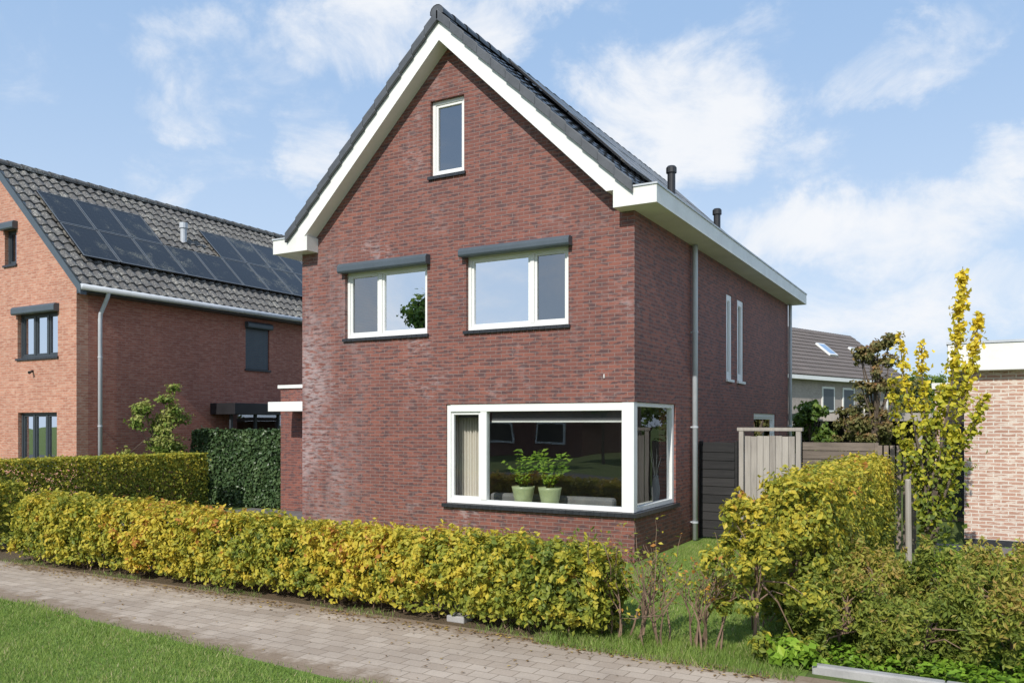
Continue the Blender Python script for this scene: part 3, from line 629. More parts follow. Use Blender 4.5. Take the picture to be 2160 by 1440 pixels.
# ============================== ACROSS THE STREET (mirrored in the windows) ==============================
for i, (hx, lab) in enumerate(((-33, 'westernmost plain brick house across the street, mirrored in the windows'), (-21.5, 'middle brick house across the street, mirrored in the corner window'), (-9.5, 'easternmost brick house across the street, mirrored in the windows'))):
    o = thing('street_house', lab, 'house', (hx, -36, 0), 'houses across the street')
    mb = MB(); mb.box(hx-4, hx+4, -44, -36, -.1, 5.4); mb.build('wall', M['brick_shade_lift'], o)
    mb = MB(); mb.prism([(hx-4.3, -35.6, 5.4), (hx-4.3, -44.4, 5.4), (hx-4.3, -40, 9.0)], (8.6, 0, 0)); rf = mb.build('roof', M['tile_far'], o)
    mb = MB(); mb.box(hx+1.5, hx+2.3, -40.4, -39.6, 8.0, 10.8); mb.build('chimney', M['brick_shade_lift'], rf)
    for (wx, wz) in ((-3, .8), (.8, .8), (-3, 3.4), (.8, 3.4)):
        mb = MB(); mb.box(hx+wx, hx+wx+2, -35.998, -35.9, wz, wz+1.4); wf = mb.build('window', M['white'], o)
        pm = MB(); pm.add([(hx+wx+.12, -35.895, wz+.12), (hx+wx+1.88, -35.895, wz+.12), (hx+wx+1.88, -35.895, wz+1.28), (hx+wx+.12, -35.895, wz+1.28)], [(0, 1, 2, 3)]); pm.build('pane', M['black'], wf)

# ============================== FENCES AND GATE ==============================
FY = 3.2; gx0, gx1 = onY(1560, 1000, FY)[0], onY(1690, 1000, FY)[0]; fx1 = onY(1922, 1000, FY)[0]
fe = thing('fence', 'black stained horizontal plank fence between house wall and wooden gate', 'fence', (.4, FY, 0))
mb = MB(); z = .04
while z < 1.72:
    h_ = .155; mb.prism([(.075, FY-.005, z), (.075, FY-.03, z), (.075, FY-.012, z+h_+.02), (.075, FY+.008, z+h_+.02)], (gx0-.16, 0, random.uniform(-.006, .006))); z += h_
mb.build('panel', M['wood_black'], fe)
for x in (.02, gx0-.09): mb = MB(); mb.box(x, x+.05, FY+.01, FY+.09, 0, 1.78); mb.build('post', M['wood_black'], fe)
ga = thing('garden_gate', 'tall weathered grey wooden gate of vertical boards under a top beam', 'gate', ((gx0+gx1)/2, FY, 0))
nb = 8; bw_ = (gx1-gx0-.20)/nb; mb = MB()
for i in range(nb): xx = gx0+.10+i*bw_; mb.box(xx+.003, xx+bw_-.003, FY-.03, FY-.008+random.uniform(-.004, .004), .06, 1.88+random.uniform(-.008, .008))
gp = mb.build('board_panel', M['wood'], ga)
for z in (.3, 1.0, 1.65): mb = MB(); mb.box(gx0+.12, gx1-.12, FY-.003, FY+.03, z, z+.1); mb.build('rail', M['wood_h'], ga)
for x in (gx0, gx1-.08): mb = MB(); mb.box(x, x+.08, FY-.05, FY+.05, 0, 1.97); mb.build('post', M['wood'], ga)
mb = MB(); mb.box(gx0-.03, gx1+.03, FY-.06, FY+.06, 1.971, 2.03); mb.build('top_beam', M['wood'], ga)
f2_ = thing('fence', 'weathered brown board fence between the wooden gate and the garage', 'fence', (2.7, FY, 0))
mb = MB(); z = .05
while z < 1.70: mb.box(gx1+.03, fx1-.55, FY-.02, FY+random.uniform(0, .006), z, z+.135); z += .145
mb.build('panel', M['wood_h'], f2_)
mb = MB(); x = fx1-.5
while x < fx1: mb.box(x, x+.07, FY-.03, FY-.005, .05, 1.74); x += .095
mb.build('slats', M['wood_h'], f2_)
for x in (gx1+.5, fx1-.56, fx1): mb = MB(); mb.box(x, x+.07, FY+.01, FY+.08, 0, 1.78); mb.build('post', M['wood_h'], f2_)

# ============================== GROUND ==============================
mb = MB(); mb.add([(-400, -400, 0), (400, -400, 0), (400, 400, 0), (-400, 400, 0)], [(0, 1, 2, 3)]); kind(mb.build('ground', M['ground']), 'structure')
def sheet(name, x0, x1, y0, y1, z, m):
    mb = MB(); mb.add([(x0, y0, z), (x1, y0, z), (x1, y1, z), (x0, y1, z)], [(0, 1, 2, 3)]); return kind(mb.build(name, m), 'structure')
eg = lambda x: -6.12-.073*(x+5.7)
sheet('pavement', -60, 30, -9.4, -4.55, .008, M['paving'])
sheet('road', -90, 60, -19, -13, .008, M['asphalt'])
sheet('planting_bed', -30, 1.3, -4.55, -3.5, .004, M['soil'])
sheet('lawn', -6.6, 3.6, -3.5, 3.2, .004, M['lawn'])
sheet('lawn_edge', 1.301, 3.25, -4.55, -3.501, .004, M['lawn'])
sheet('driveway', -11.2, -6.75, -3.5, 2.99, .006, M['drive'])
mb = MB(); mb.add([(-60, -12.9, .013), (30, -12.9, .013), (30, eg(30), .013), (-14, eg(-14), .013), (-60, eg(-14), .013)], [(0, 1, 2, 3, 4)]); kind(mb.build('verge', M['lawn']), 'structure')
sheet('garden_path', 3.8, 12, 2.9, 4.59, .006, M['drive'])
sheet('shrub_bed', 3.26, 12, -4.30, 2.6, .005, M['ground'])
mb = MB(); x = 3.28
while x < 9: mb.box(x+.003, x+.997, -4.42, -4.32, -.05, .075); x += 1.0
kind(mb.build('kerb', M['concrete'], bevel=.015), 'structure')
bx_, by_ = onZ(962, 1312, 0); mb = MB(); mb.box(bx_-.11, bx_+.11, by_-.02, by_+.16, 0, .07); tag(mb.build('concrete_block', M['concrete'], bevel=.01), 'small grey concrete block lying under the front hedge', 'block')

def blades(name, n, x0, x1, y0, y1, hh, keep=None, tn=(0, 1), z=.003):
    P = np.column_stack([rng.uniform(x0, x1, n), rng.uniform(y0, y1, n), np.full(n, z)])
    if keep is not None: P = P[keep(P)]
    n = len(P); cl = .5+.5*lump(P*np.array([1.2, 1.6, 1]))
    H = hh*rng.uniform(.5, 1.2, n)*(.7+.6*cl); a = rng.uniform(0, 6.283, n); w = rng.uniform(.0025, .005, n)
    ln = rng.normal(0, .45, (n, 2))*H[:, None]
    V = np.empty((n, 3, 3)); sx = np.column_stack([np.cos(a)*w, np.sin(a)*w, np.zeros(n)])
    V[:, 0] = P-sx; V[:, 1] = P+sx; V[:, 2] = P+np.column_stack([ln, H])
    tone = tn[0]+(tn[1]-tn[0])*(.3+.38*cl+rng.normal(0, .17, n)); tone[rng.random(n) < .06] = 1
    return kind(npmesh(name, V.reshape(-1, 3), 3, tone, M['blade']), 'stuff')
edge = lambda P: P[:, 1] < eg(P[:, 0])+.05*np.sin(P[:, 0]*2.3)+.04*np.sin(P[:, 0]*7)+rng.normal(0, .06, len(P))
blades('grass', 90000, -7.5, 1.0, -8.4, -5.9, .042, edge, (.05, 1.05), .011)
blades('lawn_grass', 50000, .2, 3.0, -4.3, 3.1, .04, None, (.15, 1.05))
blades('weeds', 6000, .8, 3.2, -4.75, -4.0, .09)
blades('weeds', 3000, -9.4, 1.0, -4.66, -4.4, .06, lambda P: rng.random(len(P)) < .3+.5*np.sin(P[:, 0]*3))

# ============================== PLANTS ==============================
def stems(mb, n, x0, x1, y0, y1, h, r=.009):
    for i in range(n):
        x, y = random.uniform(x0, x1), random.uniform(y0, y1); p = [(x, y, 0)]
        for k in range(4): x += random.gauss(0, .035); y += random.gauss(0, .03); p.append((x, y, h*(k+1)/4))
        mb.tube(p, [r*(1-.16*k) for k in range(5)], 5, False)
def hedge(name, label, cat, x0, x1, y0, y1, h, n, L, m, tonef, group=None, b=.1, lump_a=.06, nst=20, inner=.25, asp=.62, loose=0.0, spr=.05, slope=0.0, ends=.22, fade=None, shoots=0):
    t = thing(name, label, cat, ((x0+x1)/2, (y0+y1)/2, 0), group)
    lx, ly = x1-x0, y1-y0; ar = np.array([lx*h, lx*h*.6, lx*ly*1.2, ly*h, ly*h]); f = rng.choice(5, n, p=ar/ar.sum())
    U, W = rng.random(n), rng.random(n)
    P = np.empty((n, 3)); N = np.zeros((n, 3))
    P[:, 0] = np.where(f == 3, x0, np.where(f == 4, x1, x0+U*lx))
    P[:, 1] = np.where(f == 0, y0, np.where(f == 1, y1, np.where(f == 2, y0+W*ly, y0+U*ly)))
    P[:, 2] = np.where(f == 2, h, b+(h-b)*W)
    N[f == 0, 1] = -1; N[f == 1, 1] = 1; N[f == 2, 2] = 1; N[f == 3, 0] = -1; N[f == 4, 0] = 1
    lm = lump(P*1.1); off = lump_a*lm-np.abs(rng.normal(0, .06, n))+(rng.random(n) < .04)*rng.uniform(0, .1, n)
    off = np.where(f == 2, off*.7, off)
    P += N*off[:, None]
    tone = tonef(P, lm)+rng.normal(0, .14, n)
    yc = (y0+y1)/2; xc = (x0+x1)/2
    if loose:
        nc = max(30, n//45); ci = rng.choice(n, nc); CC = P[ci]+N[ci]*rng.uniform(-.02, spr*2, nc)[:, None]*np.where(N[ci][:, 2:3] > .5, .4, 1)+np.array([0, 0, 1])*(rng.uniform(-.02, .03, nc))[:, None]
        ct_ = rng.normal(.03, .13, nc); sel = rng.random(n) < loose; k = rng.integers(0, nc, n)
        sd_ = nrmz(N[ci]*.8+rng.normal(0, .6, (nc, 3))+np.array([0, 0, .4])); u_ = rng.uniform(-.08, .09, n)
        P2 = CC[k]+sd_[k]*u_[:, None]+rng.normal(0, .028, (n, 3)); P[sel] = P2[sel]; N[sel] = N[ci][k][sel]; tone[sel] = (tonef(CC, lump(CC*1.1))+ct_)[k][sel]+rng.normal(0, .1, sel.sum())+.25*u_[sel]
        ex = np.clip((np.abs(P[:, 0]-xc)-(lx/2-.6))/.6, 0, 1.3) if lx > ly else np.zeros(n)
        P[:, 2] *= 1-ends*ex**2*(.6+.5*np.sin(P[:, 1]*9))
        P[:, 1] -= np.sign(P[:, 1]-yc)*.10*(1-np.clip(P[:, 2]/.45, 0, 1))*np.clip(np.abs(P[:, 1]-yc)/.2, 0, 1)
    sh = np.clip((P[:, 2]-(h-.18))/.18, 0, 1); r_ = rng.random(n)
    P[:, 1] -= np.sign(P[:, 1]-yc)*.07*sh*r_; P[:, 0] -= np.sign(P[:, 0]-xc)*.07*sh*r_*(np.abs(P[:, 0]-xc) > lx/2-.15)
    N[:, 2] += .45
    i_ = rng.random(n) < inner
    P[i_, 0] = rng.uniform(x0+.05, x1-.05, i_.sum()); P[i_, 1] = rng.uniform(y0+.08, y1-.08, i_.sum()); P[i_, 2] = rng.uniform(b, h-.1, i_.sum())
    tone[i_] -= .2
    if shoots: # single shoots that stand up above the cut top
        s_x, s_y, s_h = rng.uniform(x0, x1, shoots), rng.uniform(y0+.05, y1-.05, shoots), rng.uniform(.04, .17, shoots)
        kk = rng.integers(0, shoots, shoots*9); uu = rng.random(shoots*9)
        Q = np.column_stack([s_x[kk]+rng.normal(0, .015, len(kk)), s_y[kk]+rng.normal(0, .015, len(kk)), h-.04+s_h[kk]*uu])
        P = np.vstack([P, Q]); N = np.vstack([N, rng.normal(0, .5, (len(Q), 3))+np.array([0, -.2, .6])]); tone = np.concatenate([tone, tonef(Q, lump(Q))+rng.normal(.04, .1, len(Q))])
    if slope: P[:, 2] *= 1-slope*np.clip((P[:, 0]-x0)/(.6*lx), 0, 1)
    keep = rng.random(len(P)) < np.clip(.15+(P[:, 2]-b)/.16, 0, 1)
    if fade: # thin out towards the open end, clump by clump
        g_ = np.clip((P[:, 1]-fade[0])/(fade[1]-fade[0]), 0, 1); keep &= (.5+.5*lump(P*2.1+3)) < .55+.6*g_
    P, N, tone = P[keep], N[keep], tone[keep]
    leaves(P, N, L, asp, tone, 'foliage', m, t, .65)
    mb = MB(); stems(mb, nst, x0+.1, x1-.1, y0+.14, y1-.14, h*.8); mb.build('stems', M['twig'], t, recalc=False)
    return t
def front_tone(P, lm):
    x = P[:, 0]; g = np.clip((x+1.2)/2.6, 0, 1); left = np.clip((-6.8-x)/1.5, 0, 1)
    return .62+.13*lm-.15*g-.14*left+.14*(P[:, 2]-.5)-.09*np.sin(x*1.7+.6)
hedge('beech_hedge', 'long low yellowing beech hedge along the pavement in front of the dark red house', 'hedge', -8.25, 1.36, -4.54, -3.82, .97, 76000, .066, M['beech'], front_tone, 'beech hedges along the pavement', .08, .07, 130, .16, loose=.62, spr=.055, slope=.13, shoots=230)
hedge('beech_hedge', 'short green end of a neighbouring hedge by the pavement at the far left edge', 'hedge', -14.5, -9.4, -4.3, -3.6, 1.10, 22000, .068, M['beech'], lambda P, lm: .40+.14*lm+.1*P[:, 2], 'beech hedges along the pavement', .06, loose=.4, ends=.05)
hedge('beech_hedge', 'neatly clipped green hedge along the driveway before the orange brick house', 'hedge', -12.4, -11.5, -3.2, 1.9, 1.40, 26000, .07, M['beech'], lambda P, lm: .48+.12*lm+.22*(P[:, 2]-.9), None, .04, .03)
hedge('ivy_hedge', 'tall dark ivy clad screen beside the white canopy', 'hedge', onY(403, 950, 3)[0], onY(591, 950, 3)[0], 3.0, 3.6, 1.93, 22000, .085, M['ivy'], lambda P, lm: .55+.2*lm, None, .02, .05, 6, .15, .8)
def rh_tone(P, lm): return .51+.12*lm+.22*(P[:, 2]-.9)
hedge('beech_hedge', 'tall yellow green beech hedge running back to the board fence on the right', 'hedge', 2.64, 3.3, -3.5, 3.05, 1.53, 48000, .064, M['beech'], rh_tone, None, .06, .035, 46, .2, loose=.3, spr=.03, ends=0, fade=(-3.5, -1.8), shoots=40)

def clumps(name, label, cat, base, cl, n, L, m, tone, asp=.6, group=None, trunk_r=.03, jit=.7, updir=None, leafname='crown', trunkname='trunk', tm=None, main_h=None):
    """cl: list of (x,y,z,rx,ry,rz) in world coordinates"""
    t = thing(name, label, cat, base, group); mb = MB(); bv = Vector(base)
    ztop = max(c[2] for c in cl); mh = main_h if main_h is not None else (ztop-base[2])*.55
    if trunk_r > 0:
        tp = [bv, bv+Vector((random.gauss(0, .03), random.gauss(0, .03), mh*.5)), bv+Vector((random.gauss(0, .06), random.gauss(0, .06), mh))]
        mb.tube(tp, [trunk_r, trunk_r*.8, trunk_r*.6], 7)
        for c in cl:
            e = Vector(c[:3]); s_ = tp[1].lerp(tp[2], random.random()); mid = s_.lerp(e, .5)+Vector((random.gauss(0, .05), random.gauss(0, .05), .08))
            mb.tube([s_, mid, e], [trunk_r*.5, trunk_r*.32, trunk_r*.12], 5, False)
        mb.build(trunkname, tm or M['bark'], t, recalc=False)
    v = np.array([c[3]*c[4]*c[5] for c in cl])**.75; k = rng.choice(len(cl), n, p=v/v.sum()); C = np.array(cl)[k]
    d = nrmz(rng.normal(0, 1, (n, 3))); rr = rng.random(n)**.4
    wob = 1+.25*np.sin(d[:, 0]*5+k)+.2*np.sin(d[:, 2]*7+2*k)
    P = C[:, :3]+d*C[:, 3:6]*(rr*wob)[:, None]; P[:, 2] = np.maximum(P[:, 2], .02)
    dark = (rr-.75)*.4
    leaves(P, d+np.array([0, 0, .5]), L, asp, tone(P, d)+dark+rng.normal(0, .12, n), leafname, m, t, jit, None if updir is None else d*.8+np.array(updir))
    return t
cl = []
R = random.Random(3)
for i in range(27):
    z = R.uniform(.12, 1.5); cl.append((2.72+R.gauss(0, .15+.12*(z < .6)), -4.15+R.gauss(0, .18), z, R.uniform(.08, .17), R.uniform(.08, .17), R.uniform(.07, .14)))
clumps('beech_shrub', 'upright straggly yellow green beech shrub at the pavement corner of the lawn', 'shrub', (2.75, -4.15, 0), cl, 4800, .064, M['beech'], lambda P, d: .48+.25*(P[:, 2]-.7)+.1*d[:, 2], trunk_r=.02, leafname='foliage', trunkname='stems', tm=M['twig'])
cl = []
for i in range(14):
    y = R.uniform(-3.75, -2.9); cl.append((2.92+R.gauss(0, .15), y, R.uniform(.25, 1.25), R.uniform(.1, .2), R.uniform(.12, .22), R.uniform(.09, .17)))
clumps('beech_shrub', 'thin patchy beech shrub with bare twigs between corner shrub and tall hedge', 'shrub', (2.9, -3.3, 0), cl, 2600, .06, M['beech'], lambda P, d: .46+.26*(P[:, 2]-.7)+.1*d[:, 2], trunk_r=.022, leafname='foliage', trunkname='stems', tm=M['twig'])
# bare hedge plants
def twig(mb, p, d, L, r, depth, ends, R):
    q = [p]; dd = d.copy()
    for k in range(4): dd = (dd+Vector((R.gauss(0, .16), R.gauss(0, .16), R.gauss(0.03, .1)))).normalized(); q.append(q[-1]+dd*L/4)
    mb.tube(q, [r, r*.88, r*.76, r*.64, r*.5], 5, False)
    if depth == 0: ends.append(q[-1]); ends.append(q[2]); return
    for i in range(R.choice((2, 3, 4))):
        s_ = q[R.choice((2, 3, 4))]; nd_ = (dd+Vector((R.gauss(0, .5), R.gauss(0, .4), R.gauss(.2, .3)))).normalized(); twig(mb, s_, nd_, L*R.uniform(.5, .75), r*.55, depth-1, ends, R)
places = [(1.42, -4.2), (1.66, -4.05), (1.90, -4.25), (2.14, -4.1), (2.38, -4.2)]
words = ['nearest the leafy hedge end', 'second from the leafy hedge end', 'in the middle of the gap', 'fourth from the leafy hedge end', 'nearest the corner shrub']
for i, (x, y) in enumerate(places):
    R = random.Random(40+i); t = thing('bare_shrub', 'nearly leafless brown hedge plant ' + words[i], 'shrub', (x, y, 0), 'bare hedge plants in the gap'); mb = MB(); ends = []
    for k in range(5): twig(mb, Vector((x+R.gauss(0, .08), y+R.gauss(0, .07), 0)), Vector((R.gauss(0, .13), R.gauss(0, .15), 1)).normalized(), .56*R.uniform(.8, 1.1), .0115, 2, ends, R)
    mb.build('twigs', M['twig'], t, recalc=False)
    P = np.array([tuple(e) for e in ends]); P = np.repeat(P, 3, 0)+rng.normal(0, .03, (len(P)*3, 3)); P = P[rng.random(len(P)) < (.95 if i in (0, 4) else .6)]
    leaves(P, np.tile([0, 0, 1.], (len(P), 1)), .05, .6, rng.choice([.2, .3, .45, .55, .75, 1.0], len(P)), 'leaf_sprays', M['beech'], t)
R = random.Random(77); t = thing('bare_shrub', 'dead twiggy brown shrub in front of the tall yellow green hedge', 'shrub', (2.6, -2.4, 0)); mb = MB(); ends = []
for k in range(6): twig(mb, Vector((2.55+R.gauss(0, .06), -2.6+R.gauss(0, .5), 0)), Vector((R.gauss(-.1, .2), R.gauss(0, .2), 1)).normalized(), .65, .011, 2, ends, R)
mb.build('twigs', M['twig'], t, recalc=False)
# yew / juniper bushes lower right
R = random.Random(11)
yw = [(3.42, -3.7, .75, .45, 'brownish green feathery yew bush nearest the concrete kerb'), (4.05, -3.65, .62, .5, 'low feathery yew bush at the bottom edge of the view'), (4.75, -3.5, .85, .55, 'feathery yew bush at the lower right corner'),
      (3.62, -2.4, .95, .5, 'upright feathery yew bush before the golden tree stake'), (4.3, -2.3, .95, .5, 'middle feathery yew bush below the garage'), (4.95, -2.0, 1.0, .6, 'tall feathery yew bush at the right edge')]
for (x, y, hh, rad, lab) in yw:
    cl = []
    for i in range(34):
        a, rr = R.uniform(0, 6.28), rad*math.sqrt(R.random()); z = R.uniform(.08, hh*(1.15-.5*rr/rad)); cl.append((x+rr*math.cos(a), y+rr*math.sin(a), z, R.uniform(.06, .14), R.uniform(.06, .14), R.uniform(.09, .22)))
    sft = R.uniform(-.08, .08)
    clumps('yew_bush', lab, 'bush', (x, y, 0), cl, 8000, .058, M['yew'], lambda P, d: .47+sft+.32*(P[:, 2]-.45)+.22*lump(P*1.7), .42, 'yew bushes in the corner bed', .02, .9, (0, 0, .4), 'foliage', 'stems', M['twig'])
cl = [(3.12+R.gauss(0, .12), -4.3+R.gauss(0, .06), R.uniform(.05, .2), .12, .1, .08) for i in range(7)]
clumps('leafy_plant', 'small bright green leafy plant spilling over the concrete kerb', 'plant', (3.12, -4.3, 0), cl, 420, .085, M['lime'], lambda P, d: .35+.3*d[:, 2], .7, None, .008, .5, None, 'foliage', 'stems', M['twig'], .1)
def cover(name, n, x0, x1, y0, y1, zt, L, m, t0, t1):
    P = np.column_stack([rng.uniform(x0, x1, n), rng.uniform(y0, y1, n), rng.uniform(.03, zt, n)]); P[:, 2] *= .6+.4*lump(P*2)
    return kind(leaves(P, np.tile([0, 0, 1.], (n, 1)), L, .75, rng.uniform(t0, t1, n), name, m, None, .4), 'stuff')
cover('ground_cover', 9000, 3.9, 7.5, .2, 2.85, .34, .075, M['lime'], .2, 1)
cover('bed_cover', 9000, 3.2, 5.4, -4.28, -1.2, .2, .06, M['lime'], 0, .6)
# golden upright tree
TY = 1.7
def tp(px, py, dy=0): x, z = onY(px, py, TY+dy); return Vector((x, TY+dy, z))
sp = [[(1965, 1175), (1975, 1000), (2005, 830), (2022, 700), (2031, 562)], [(1965, 1175), (1985, 1000), (2030, 850), (2052, 760), (2067, 658)], [(1962, 1175), (1950, 1010), (1925, 880), (1905, 790), (1897, 702)],
      [(1963, 1175), (1958, 1000), (1950, 880), (1945, 790), (1943, 722)], [(1963, 1175), (1940, 1040), (1912, 950), (1890, 880), (1880, 800)], [(1966, 1175), (1990, 1050), (2025, 950), (2062, 880), (2080, 830)],
      [(1964, 1175), (1968, 1000), (1975, 900), (1985, 850), (1990, 810)], [(1965, 1175), (1955, 1060), (1935, 990), (1918, 950), (1912, 930)], [(1966, 1175), (1982, 1090), (2000, 1020), (2010, 960), (2016, 900)]]
bt = tp(1965, 1175); tr = thing('golden_tree', 'slim young tree with upright branches of golden yellow leaves beside the garage', 'tree', (bt.x, TY, 0)); mb = MB(); Ps = []; Ds = []; Ts = []
for i, s_ in enumerate(sp):
    pts = [tp(px, py, (0 if k == 0 else random.gauss(0, .05)+(.10*math.sin(i*2.1)*k/3))) for k, (px, py) in enumerate(s_)]
    if i == 0: pts[0].z = 0
    mb.tube(pts, [.028, .02, .014, .009, .004], 6, False)
    nl = (1000, 800, 400, 360, 390, 390, 350, 340, 350)[i]
    for j in range(nl):
        u = .3+3.68*random.random()**(.65 if i < 2 else .85); u += .06*math.sin(u*14+i); u = min(u, 3.98); k = min(3, int(u)); p = pts[k].lerp(pts[k+1], u-k)
        w_ = .046 if u > 1.9 else .13; o = Vector((random.gauss(0, w_), random.gauss(0, w_), random.gauss(0, .03)))
        if u > 3.7: o *= .6
        Ps.append(tuple(p+o)); Ds.append((o.x*6, o.y*6, .4)); Ts.append((.12+.235*u if i < 4 else .18+.12*u)+random.gauss(0, .13))
mb.build('trunk', M['bark'], tr, recalc=False)
leaves(np.array(Ps), np.array(Ds), .082, .75, np.array(Ts), 'crown', M['gold'], tr, .6)
sx_, sz_ = onY(1917, 1010, 1.55)
mb = MB(); mb.tube([(sx_, 1.55, 0), (sx_-.01, 1.55, sz_-.02), (sx_-.01, 1.55, sz_)], [.045, .042, .03], 10); tag(mb.build('tree_stake', M['wood']), 'round wooden stake standing beside the golden yellow tree', 'stake')
# small tree by left house
R = random.Random(5); tx, ty = -13.2, 1.8
cl = [(tx+R.gauss(0, .20), ty+R.gauss(0, .24), R.uniform(1.0, 2.8), R.uniform(.16, .28), R.uniform(.16, .28), R.uniform(.14, .28)) for i in range(22)]+[(tx+.12, ty+.35, 3.0, .18, .18, .14), (tx, ty-.4, 2.5, .2, .2, .12)]
clumps('small_tree', 'small young green tree against the side wall of the orange brick house', 'tree', (tx, ty, 0), cl, 4200, .10, M['green'], lambda P, d: .88+.2*d[:, 2]+.15*lump(P*2), .6, None, .03, main_h=2.2)
# trees beyond the fence
def bigtree(name, label, px, t_, ztop, w, zb, n, L, m, tbase, seed, group='trees beyond the garden', xy=None, k=26):
    d = ray(px, 893); x, y = (CAM[0]+d[0]*t_, CAM[1]+d[1]*t_) if xy is None else xy; R = random.Random(seed); cl = []
    for i in range(k):
        u = R.random(); z = zb+(ztop-zb)*u*.95; ww = w*(1-.55*abs(u-.4)); a = R.uniform(0, 6.28); rr = ww*math.sqrt(R.random())*.8
        cl.append((x+rr*math.cos(a), y+rr*math.sin(a), z, w*R.uniform(.18, .4), w*R.uniform(.18, .4), w*R.uniform(.15, .3)))
    return clumps(name, label, 'tree', (x, y, 0), cl, n, L, m, lambda P, d: tbase+.22*d[:, 2]+.15*lump(P*1.3), .65, group, .09)
bigtree('garden_tree', 'reddish brown and green garden tree right of the distant grey roof', 1846, 23, 4.7, .8, 1.6, 6000, .11, M['russet'], .5, 1)
bigtree('garden_tree', 'dark green fig like shrub against the back corner of the dark red house', 1706, 25, 2.75, .9, 1.0, 3500, .16, M['green'], .5, 2)
bigtree('garden_tree', 'thin green tree rising behind the golden yellow tree', 1960, 34, 4.4, 1.6, 1.2, 6000, .14, M['green'], .6, 3)
bigtree('garden_tree', 'broad green tree above the garage roof at the right', 2105, 40, 6.0, 1.6, 2.0, 6000, .15, M['green'], .55, 4)
bigtree('garden_tree', 'olive green tree left of the golden yellow tree behind the fence', 1905, 28, 3.5, 1.2, .8, 5500, .12, M['russet'], .25, 5)
bigtree('garden_tree', 'pale green bush behind the carport posts', 1800, 24, 3.0, .7, .8, 3000, .11, M['russet'], .35, 6)
bigtree('garden_tree', 'added round green tree behind the garage, masks bright sky mirrored in the side pane', 0, 0, 4.5, 2.2, .6, 5000, .2, M['green'], .55, 7, 'trees beyond the garden', (5.6, 20))  # hidden from the camera, added to cover bright sky reflected in the side pane
bigtree('street_tree', 'leafy street tree across the road, mirrored in the left upper window', 0, 0, 9.8, 2.8, 3.2, 4500, .3, M['green'], .5, 8, 'trees across the street', (-25, -30))
bigtree('street_tree', 'leafy street tree across the road, mirrored in the corner window', 0, 0, 7.0, 1.8, 2.8, 3000, .3, M['green'], .45, 9, 'trees across the street', (-12.5, -28))
# leaf litter
n = 1000; P = np.column_stack([rng.uniform(-8, 3, n), -4.62-np.abs(rng.normal(0, .16, n)), np.full(n, .016)])
n2 = 110; P = np.vstack([P, np.column_stack([rng.uniform(-6, 2, n2), rng.uniform(-6.4, -4.6, n2), np.full(n2, .018)])])
kind(leaves(P, np.tile([0, 0, 3.], (len(P), 1)), .04, .6, rng.random(len(P)), 'leaf_litter', M['litter'], None, .35), 'stuff')

# ============================== SKY, SUN, CAMERA ==============================
sd = Vector((.05, -.80, .62)).normalized(); el = math.asin(sd.z); az = math.atan2(sd.x, sd.y)
W = bpy.data.worlds.new('World'); S.world = W; W.use_nodes = True; nt = W.node_tree; bg = nt.nodes['Background']
BS = 0.15
sky = nd(nt, 'ShaderNodeTexSky', {'sky_type': 'NISHITA', 'sun_disc': False, 'sun_elevation': el, 'sun_rotation': az, 'air_density': 1.0, 'dust_density': 0.4, 'ozone_density': 1.0})
gv = nd(nt, 'ShaderNodeTexCoord').outputs['Generated']
wn = nd(nt, 'ShaderNodeTexNoise', {}, {'Vector': gv, 'Scale': 5.0, 'Detail': 8.0, 'Roughness': .64}).outputs[1]
v = nd(nt, 'ShaderNodeVectorMath', {'operation': 'MULTIPLY_ADD'}, {0: nd(nt, 'ShaderNodeVectorMath', {'operation': 'SUBTRACT'}, {0: wn, 1: (.5, .5, .5)}).outputs[0], 1: (.26, .26, .18), 2: gv}).outputs[0]
dr = nd(nt, 'ShaderNodeVectorMath', {'operation': 'DOT_PRODUCT'}, {0: v, 1: (ct, st, 0)}).outputs[1]
dz_ = nd(nt, 'ShaderNodeSeparateXYZ', {}, {0: v}).outputs[2]
blobs = [(860, 60, 330, 110, .85), (500, 140, 180, 100, .5), (1150, 10, 150, 50, .45), (690, 300, 120, 140, .75), (1400, 270, 210, 170, .9), (1900, 130, 200, 80, .6), (1840, 500, 320, 110, .9), (2120, 330, 130, 80, .7),
         (2110, 30, 130, 70, .55), (1950, 640, 420, 100, .8), (420, 240, 140, 45, .35), (350, 390, 120, 40, .28), (1560, 80, 140, 50, .25), (1640, 330, 140, 50, .3)]
tot = None
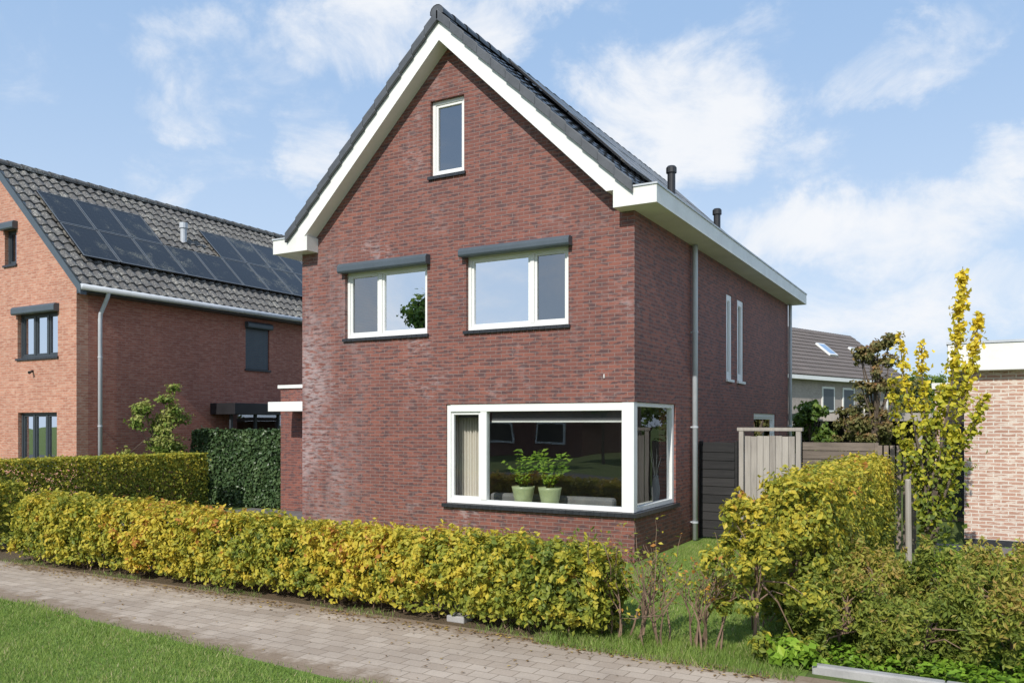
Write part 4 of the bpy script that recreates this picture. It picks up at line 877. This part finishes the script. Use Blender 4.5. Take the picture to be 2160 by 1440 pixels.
for (px, py, w_, h_, k) in blobs:
    r = Vector(((px-1080)/F, 1, (HY-py)/F)); L = r.length; a, b = r.x/L, r.z/L
    e = mth(nt, 'ADD', mth(nt, 'POWER', mth(nt, 'ABSOLUTE', mth(nt, 'DIVIDE', mth(nt, 'SUBTRACT', dr, a), w_/F/L)), 2.0), mth(nt, 'POWER', mth(nt, 'ABSOLUTE', mth(nt, 'DIVIDE', mth(nt, 'SUBTRACT', dz_, b), h_/F/L)), 2.0))
    q = mth(nt, 'MULTIPLY', smooth(nt, e, 1.7, 0.0), k); tot = q if tot is None else mth(nt, 'MAXIMUM', tot, q)
fwd = nd(nt, 'ShaderNodeVectorMath', {'operation': 'DOT_PRODUCT'}, {0: gv, 1: (-st, ct, 0)}).outputs[1]
tot = mth(nt, 'MAXIMUM', tot, smooth(nt, fwd, .1, -.3, 0, .40))
fb = noise(nt, vmul(nt, gv, (1, 1, 1.6)), 6.0, 10, .64, .5)
al = smooth(nt, mth(nt, 'ADD', tot, mth(nt, 'MULTIPLY', mth(nt, 'SUBTRACT', fb, .5), 2.4)), .12, 1.12, 0, .95)
zz = nd(nt, 'ShaderNodeSeparateXYZ', {}, {0: gv}).outputs[2]
haze = smooth(nt, zz, .55, 0.0, .85, .95)
pale = mix(nt, smooth(nt, zz, .5, .02), (.37/BS, .56/BS, .855/BS), (.62/BS, .76/BS, .95/BS))
base = mix(nt, haze, sky.outputs[0], pale)
cl_ = mix(nt, noise(nt, gv, 9.0, 5), (.86/BS, .90/BS, .96/BS), (1.0/BS, 1.0/BS, 1.01/BS))
col = mix(nt, al, base, cl_)
nt.links.new(col, bg.inputs[0]); bg.inputs[1].default_value = BS
sl = bpy.data.lights.new('sun', 'SUN'); sl.energy = 4.1; sl.angle = math.radians(.5); sl.color = (1, .95, .87)
so_ = bpy.data.objects.new('sun', sl); COL.objects.link(so_); so_.rotation_euler = (-sd).to_track_quat('-Z', 'Y').to_euler(); so_.location = (-8, -20, 20)
cd = bpy.data.cameras.new('camera'); cam = bpy.data.objects.new('camera', cd); COL.objects.link(cam)
cam.location = CAM; cam.rotation_euler = (math.pi/2, 0, TH); cd.sensor_width = 36; cd.lens = F/2160*36; cd.shift_y = (HY-720)/2160; cd.clip_end = 2000; cd.clip_start = .1
S.camera = cam
S.view_settings.view_transform = 'Standard'; S.view_settings.look = 'None'; S.view_settings.exposure = 0
